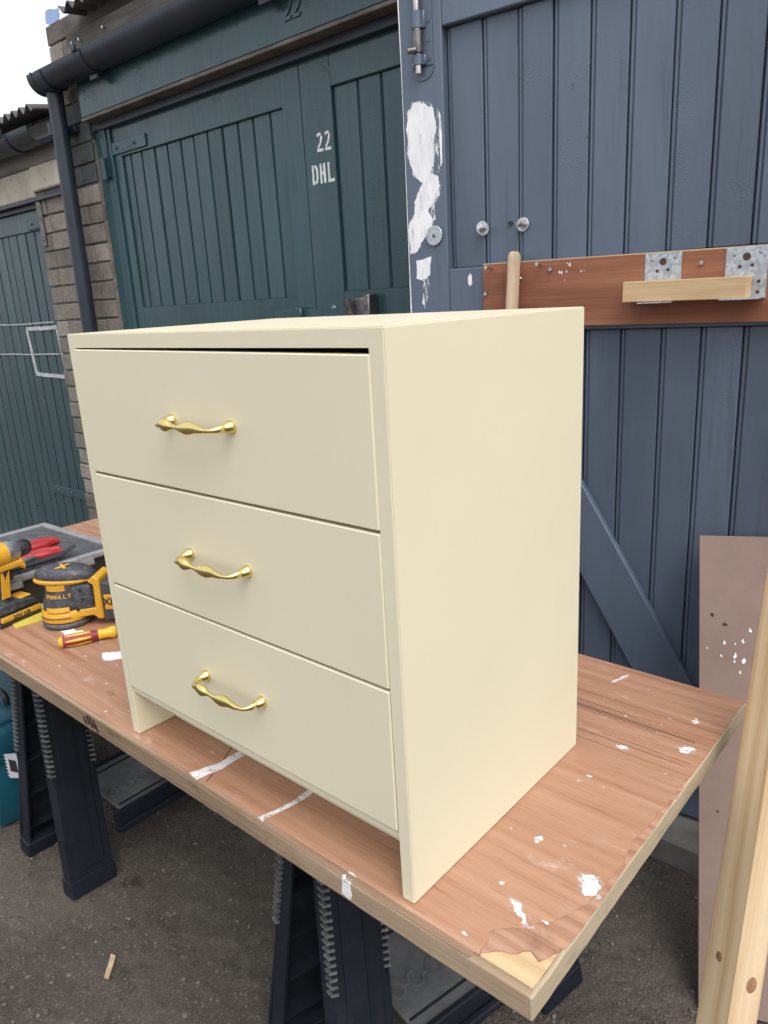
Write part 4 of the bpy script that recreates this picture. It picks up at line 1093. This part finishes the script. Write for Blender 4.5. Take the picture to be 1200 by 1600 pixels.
# curved front lettering: one flat word on the neck, facing the camera side
Mx = lambda a, r, z, tilt=0: Matrix.Rotation(R(a), 4, 'Z') @ Matrix.Translation((0, -r, z)) @ Matrix.Rotation(R(90-tilt), 4, 'X')
def arc_text(txt, r, z, a0, step, size, mat, parent, bold=.0, tilt=0):
    bm = B()
    for i, c_ in enumerate(txt):
        if c_ == ' ': continue
        a = a0+i*step
        merge(bm, text_bm(c_, size, .0008, bold), Matrix.Translation((max(0, math.sin(R(a)))*r*.17, 0, 0)) @ Mx(a, r, z, tilt))
    return obj('lettering', bm, mat, parent)
arc_text('DEWALT', .0470, .086, -30, 13.0, .0135, MT['yellow'], body, .0004, 10)
bm = B()
for k in range(10):
    a = -34+k*6
    merge(bm, box(B(), (-.0028, -.001, -.007), (.0028, .0016, .007)), Matrix.Translation((max(0, math.sin(R(a)))*.0435*.34, 0, 0)) @ Mx(a, .0435, .108) @ Matrix.Rotation(R(-90), 4, 'X'))
obj('switch_plate', bm, MT['yellow'], body)
bm = B()
for k in range(12):
    a = -26+k*5
    merge(bm, box(B(), (-.0026, -.001, -.006), (.0026, .0016, .006)), Mx(a, .0570, .054, 16) @ Matrix.Rotation(R(-90), 4, 'X'))
vent = obj('nameplate', bm, MT['yellow'], body)
bm = B()
for k in range(26): merge(bm, box(B(), (-.0016, -.0006, -.0012), (.0016, .0006, .0012)), Mx(-50+k*3.2, .0632, .033))
obj('vent_slot', bm, MT['black'], sd, kind='stuff')
bm = xf(text_bm('X', .036, .0009, .0016), Matrix.Translation((.014, -.014, .1574)) @ Matrix.Rotation(R(5), 4, 'X')); obj('lettering', bm, MT['yellow'], grip)
bm = B()
for x, z in ((.058, .098), (.062, .074), (.046, .046)): cyl(bm, (x, -.0335, z), (x, -.0362 if z > .05 else -.0388, z), .0045, .0035, 10)
split('screw', bm, MT['black'], sd)

# cordless drill standing on its battery
dl = thing('cordless_drill', 'yellow and black cordless drill standing on its battery', 'drill', (-1.455, .098, TZ), R(101))
bt = obj('battery', box(B(), (-.058, -.037, .001), (.062, .037, .032), .005, 2), MT['rubber'], dl)
bm = B(); box(bm, (-.056, -.0385, .013), (.064, .0385, .030), .005, 2); obj('battery_band', bm, MT['yellow'], bt)
lettering('20V XR', .016, Matrix.Translation((.004, -.0388, .0195)) @ Matrix.Rotation(R(90), 4, 'X'), MT['rubber'], bt, .0004)
bm = B(); prism(bm, [(-.060, .033), (.060, .033), (.052, .050), (.018, .058), (-.055, .060)], -.036, .036, 'xz', None, .004); obj('base_shoe', bm, MT['char'], dl)
bm = B(); box(bm, (.015, -.026, .0555), (.048, .026, .0605), .002); obj('base_pad', bm, MT['yellow'], dl)
bm = B(); tube(bm, spline([(-.02, 0, .055), (-.016, 0, .085), (-.012, 0, .118), (-.006, 0, .15)], 4), [.024, .0215, .0205, .020, .0195, .0195, .0195, .0200, .0205, .021, .022, .023, .024], 16, [(.82, 1.05)]*13); obj('grip', bm, MT['rubber'], dl, smooth=True)
bm = B(); prism(bm, [(-.030, .07), (-.006, .07), (.004, .14), (-.020, .14)], -.0215, -.0185, 'xz', None, .001); obj('grip_panel', bm, MT['yellow'], dl)
bm = B(); tube(bm, [(.012, 0, .135), (.020, 0, .125), (.016, 0, .108)], [.007, .009, .006], 10); obj('trigger', bm, MT['rubber'], dl, smooth=True)
rot = Matrix.Translation((-.012, 0, .182)) @ Matrix.Rotation(R(90), 4, 'Y')
bm = lathe(B(), [(0, -.092), (.020, -.092), (.0285, -.084), (.031, -.06), (.032, .0), (.031, .022), (.0, .022)], 32, rot); obj('motor_body', bm, MT['yellow'], dl, smooth=True)
bm = lathe(B(), [(0, .0222), (.0300, .0222), (.0300, .034), (.026, .05), (.024, .056), (0, .056)], 32, rot); obj('gear_case', bm, MT['galv'], dl, smooth=True)
bm = lathe(B(), [(0, .0562), (.021, .0562), (.0225, .064), (.0225, .082), (.018, .092), (.009, .098), (0, .098)], 24, rot); obj('chuck', bm, MT['rubber'], dl, smooth=True)
bm = B(); prism(bm, [(-.03, .142), (.035, .142), (.050, .128), (.052, .145), (.045, .160), (-.035, .160)], -.026, .026, 'xz', None, .004); obj('trigger_guard', bm, MT['yellow'], dl)
bm = B()
for k in range(4): box(bm, (-.075+k*.009, -.0325, .175), (-.071+k*.009, -.030, .195))
obj('vent_slot', bm, MT['rubber'], dl, kind='stuff')

# screwdriver
a, b = Vector((-1.170, .088, 0)), Vector((-1.108, .216, 0)); ang = math.atan2(b.y-a.y, b.x-a.x)
sw = thing('screwdriver', 'red and yellow insulated screwdriver lying on the table edge', 'screwdriver', (a.x, a.y, TZ), ang)
RX = Matrix.Translation((0, 0, .0152)) @ Matrix.Rotation(R(90), 4, 'Y')
obj('handle', lathe(B(), [(0, 0), (.009, .001), (.0128, .006), (.0140, .012), (.0150, .03), (.0146, .055), (.0130, .078), (.0125, .09), (0, .09)], 24, RX), MT['dred'], sw, smooth=True)
obj('end_cap', lathe(B(), [(0, -.0015), (.007, -.001), (.0115, .0025), (.0136, .0085), (.0130, .0095)], 24, RX), MT['yel2'], sw, smooth=True)
obj('ferrule', lathe(B(), [(.0120, .0895), (.0128, .0905), (.0116, .100), (.0118, .110), (.0148, .120), (.0150, .127), (.0120, .132), (0, .133)], 24, RX), MT['yel2'], sw, smooth=True)
for k in range(6):
    q = RX @ Matrix.Rotation(R(60*k+18), 4, 'Z'); bm = B()
    merge(bm, ellipsoid(B(), (.0128, 0, .044), .0034, .0040, .031, .7, 10, 10), q); obj('grip_inlay', bm, MT['yel2'], sw, smooth=True)
obj('blade', cyl(B(), (.13, 0, .0152), (.225, 0, .0085), .0036, .0030, 10), MT['red'], sw, smooth=True)
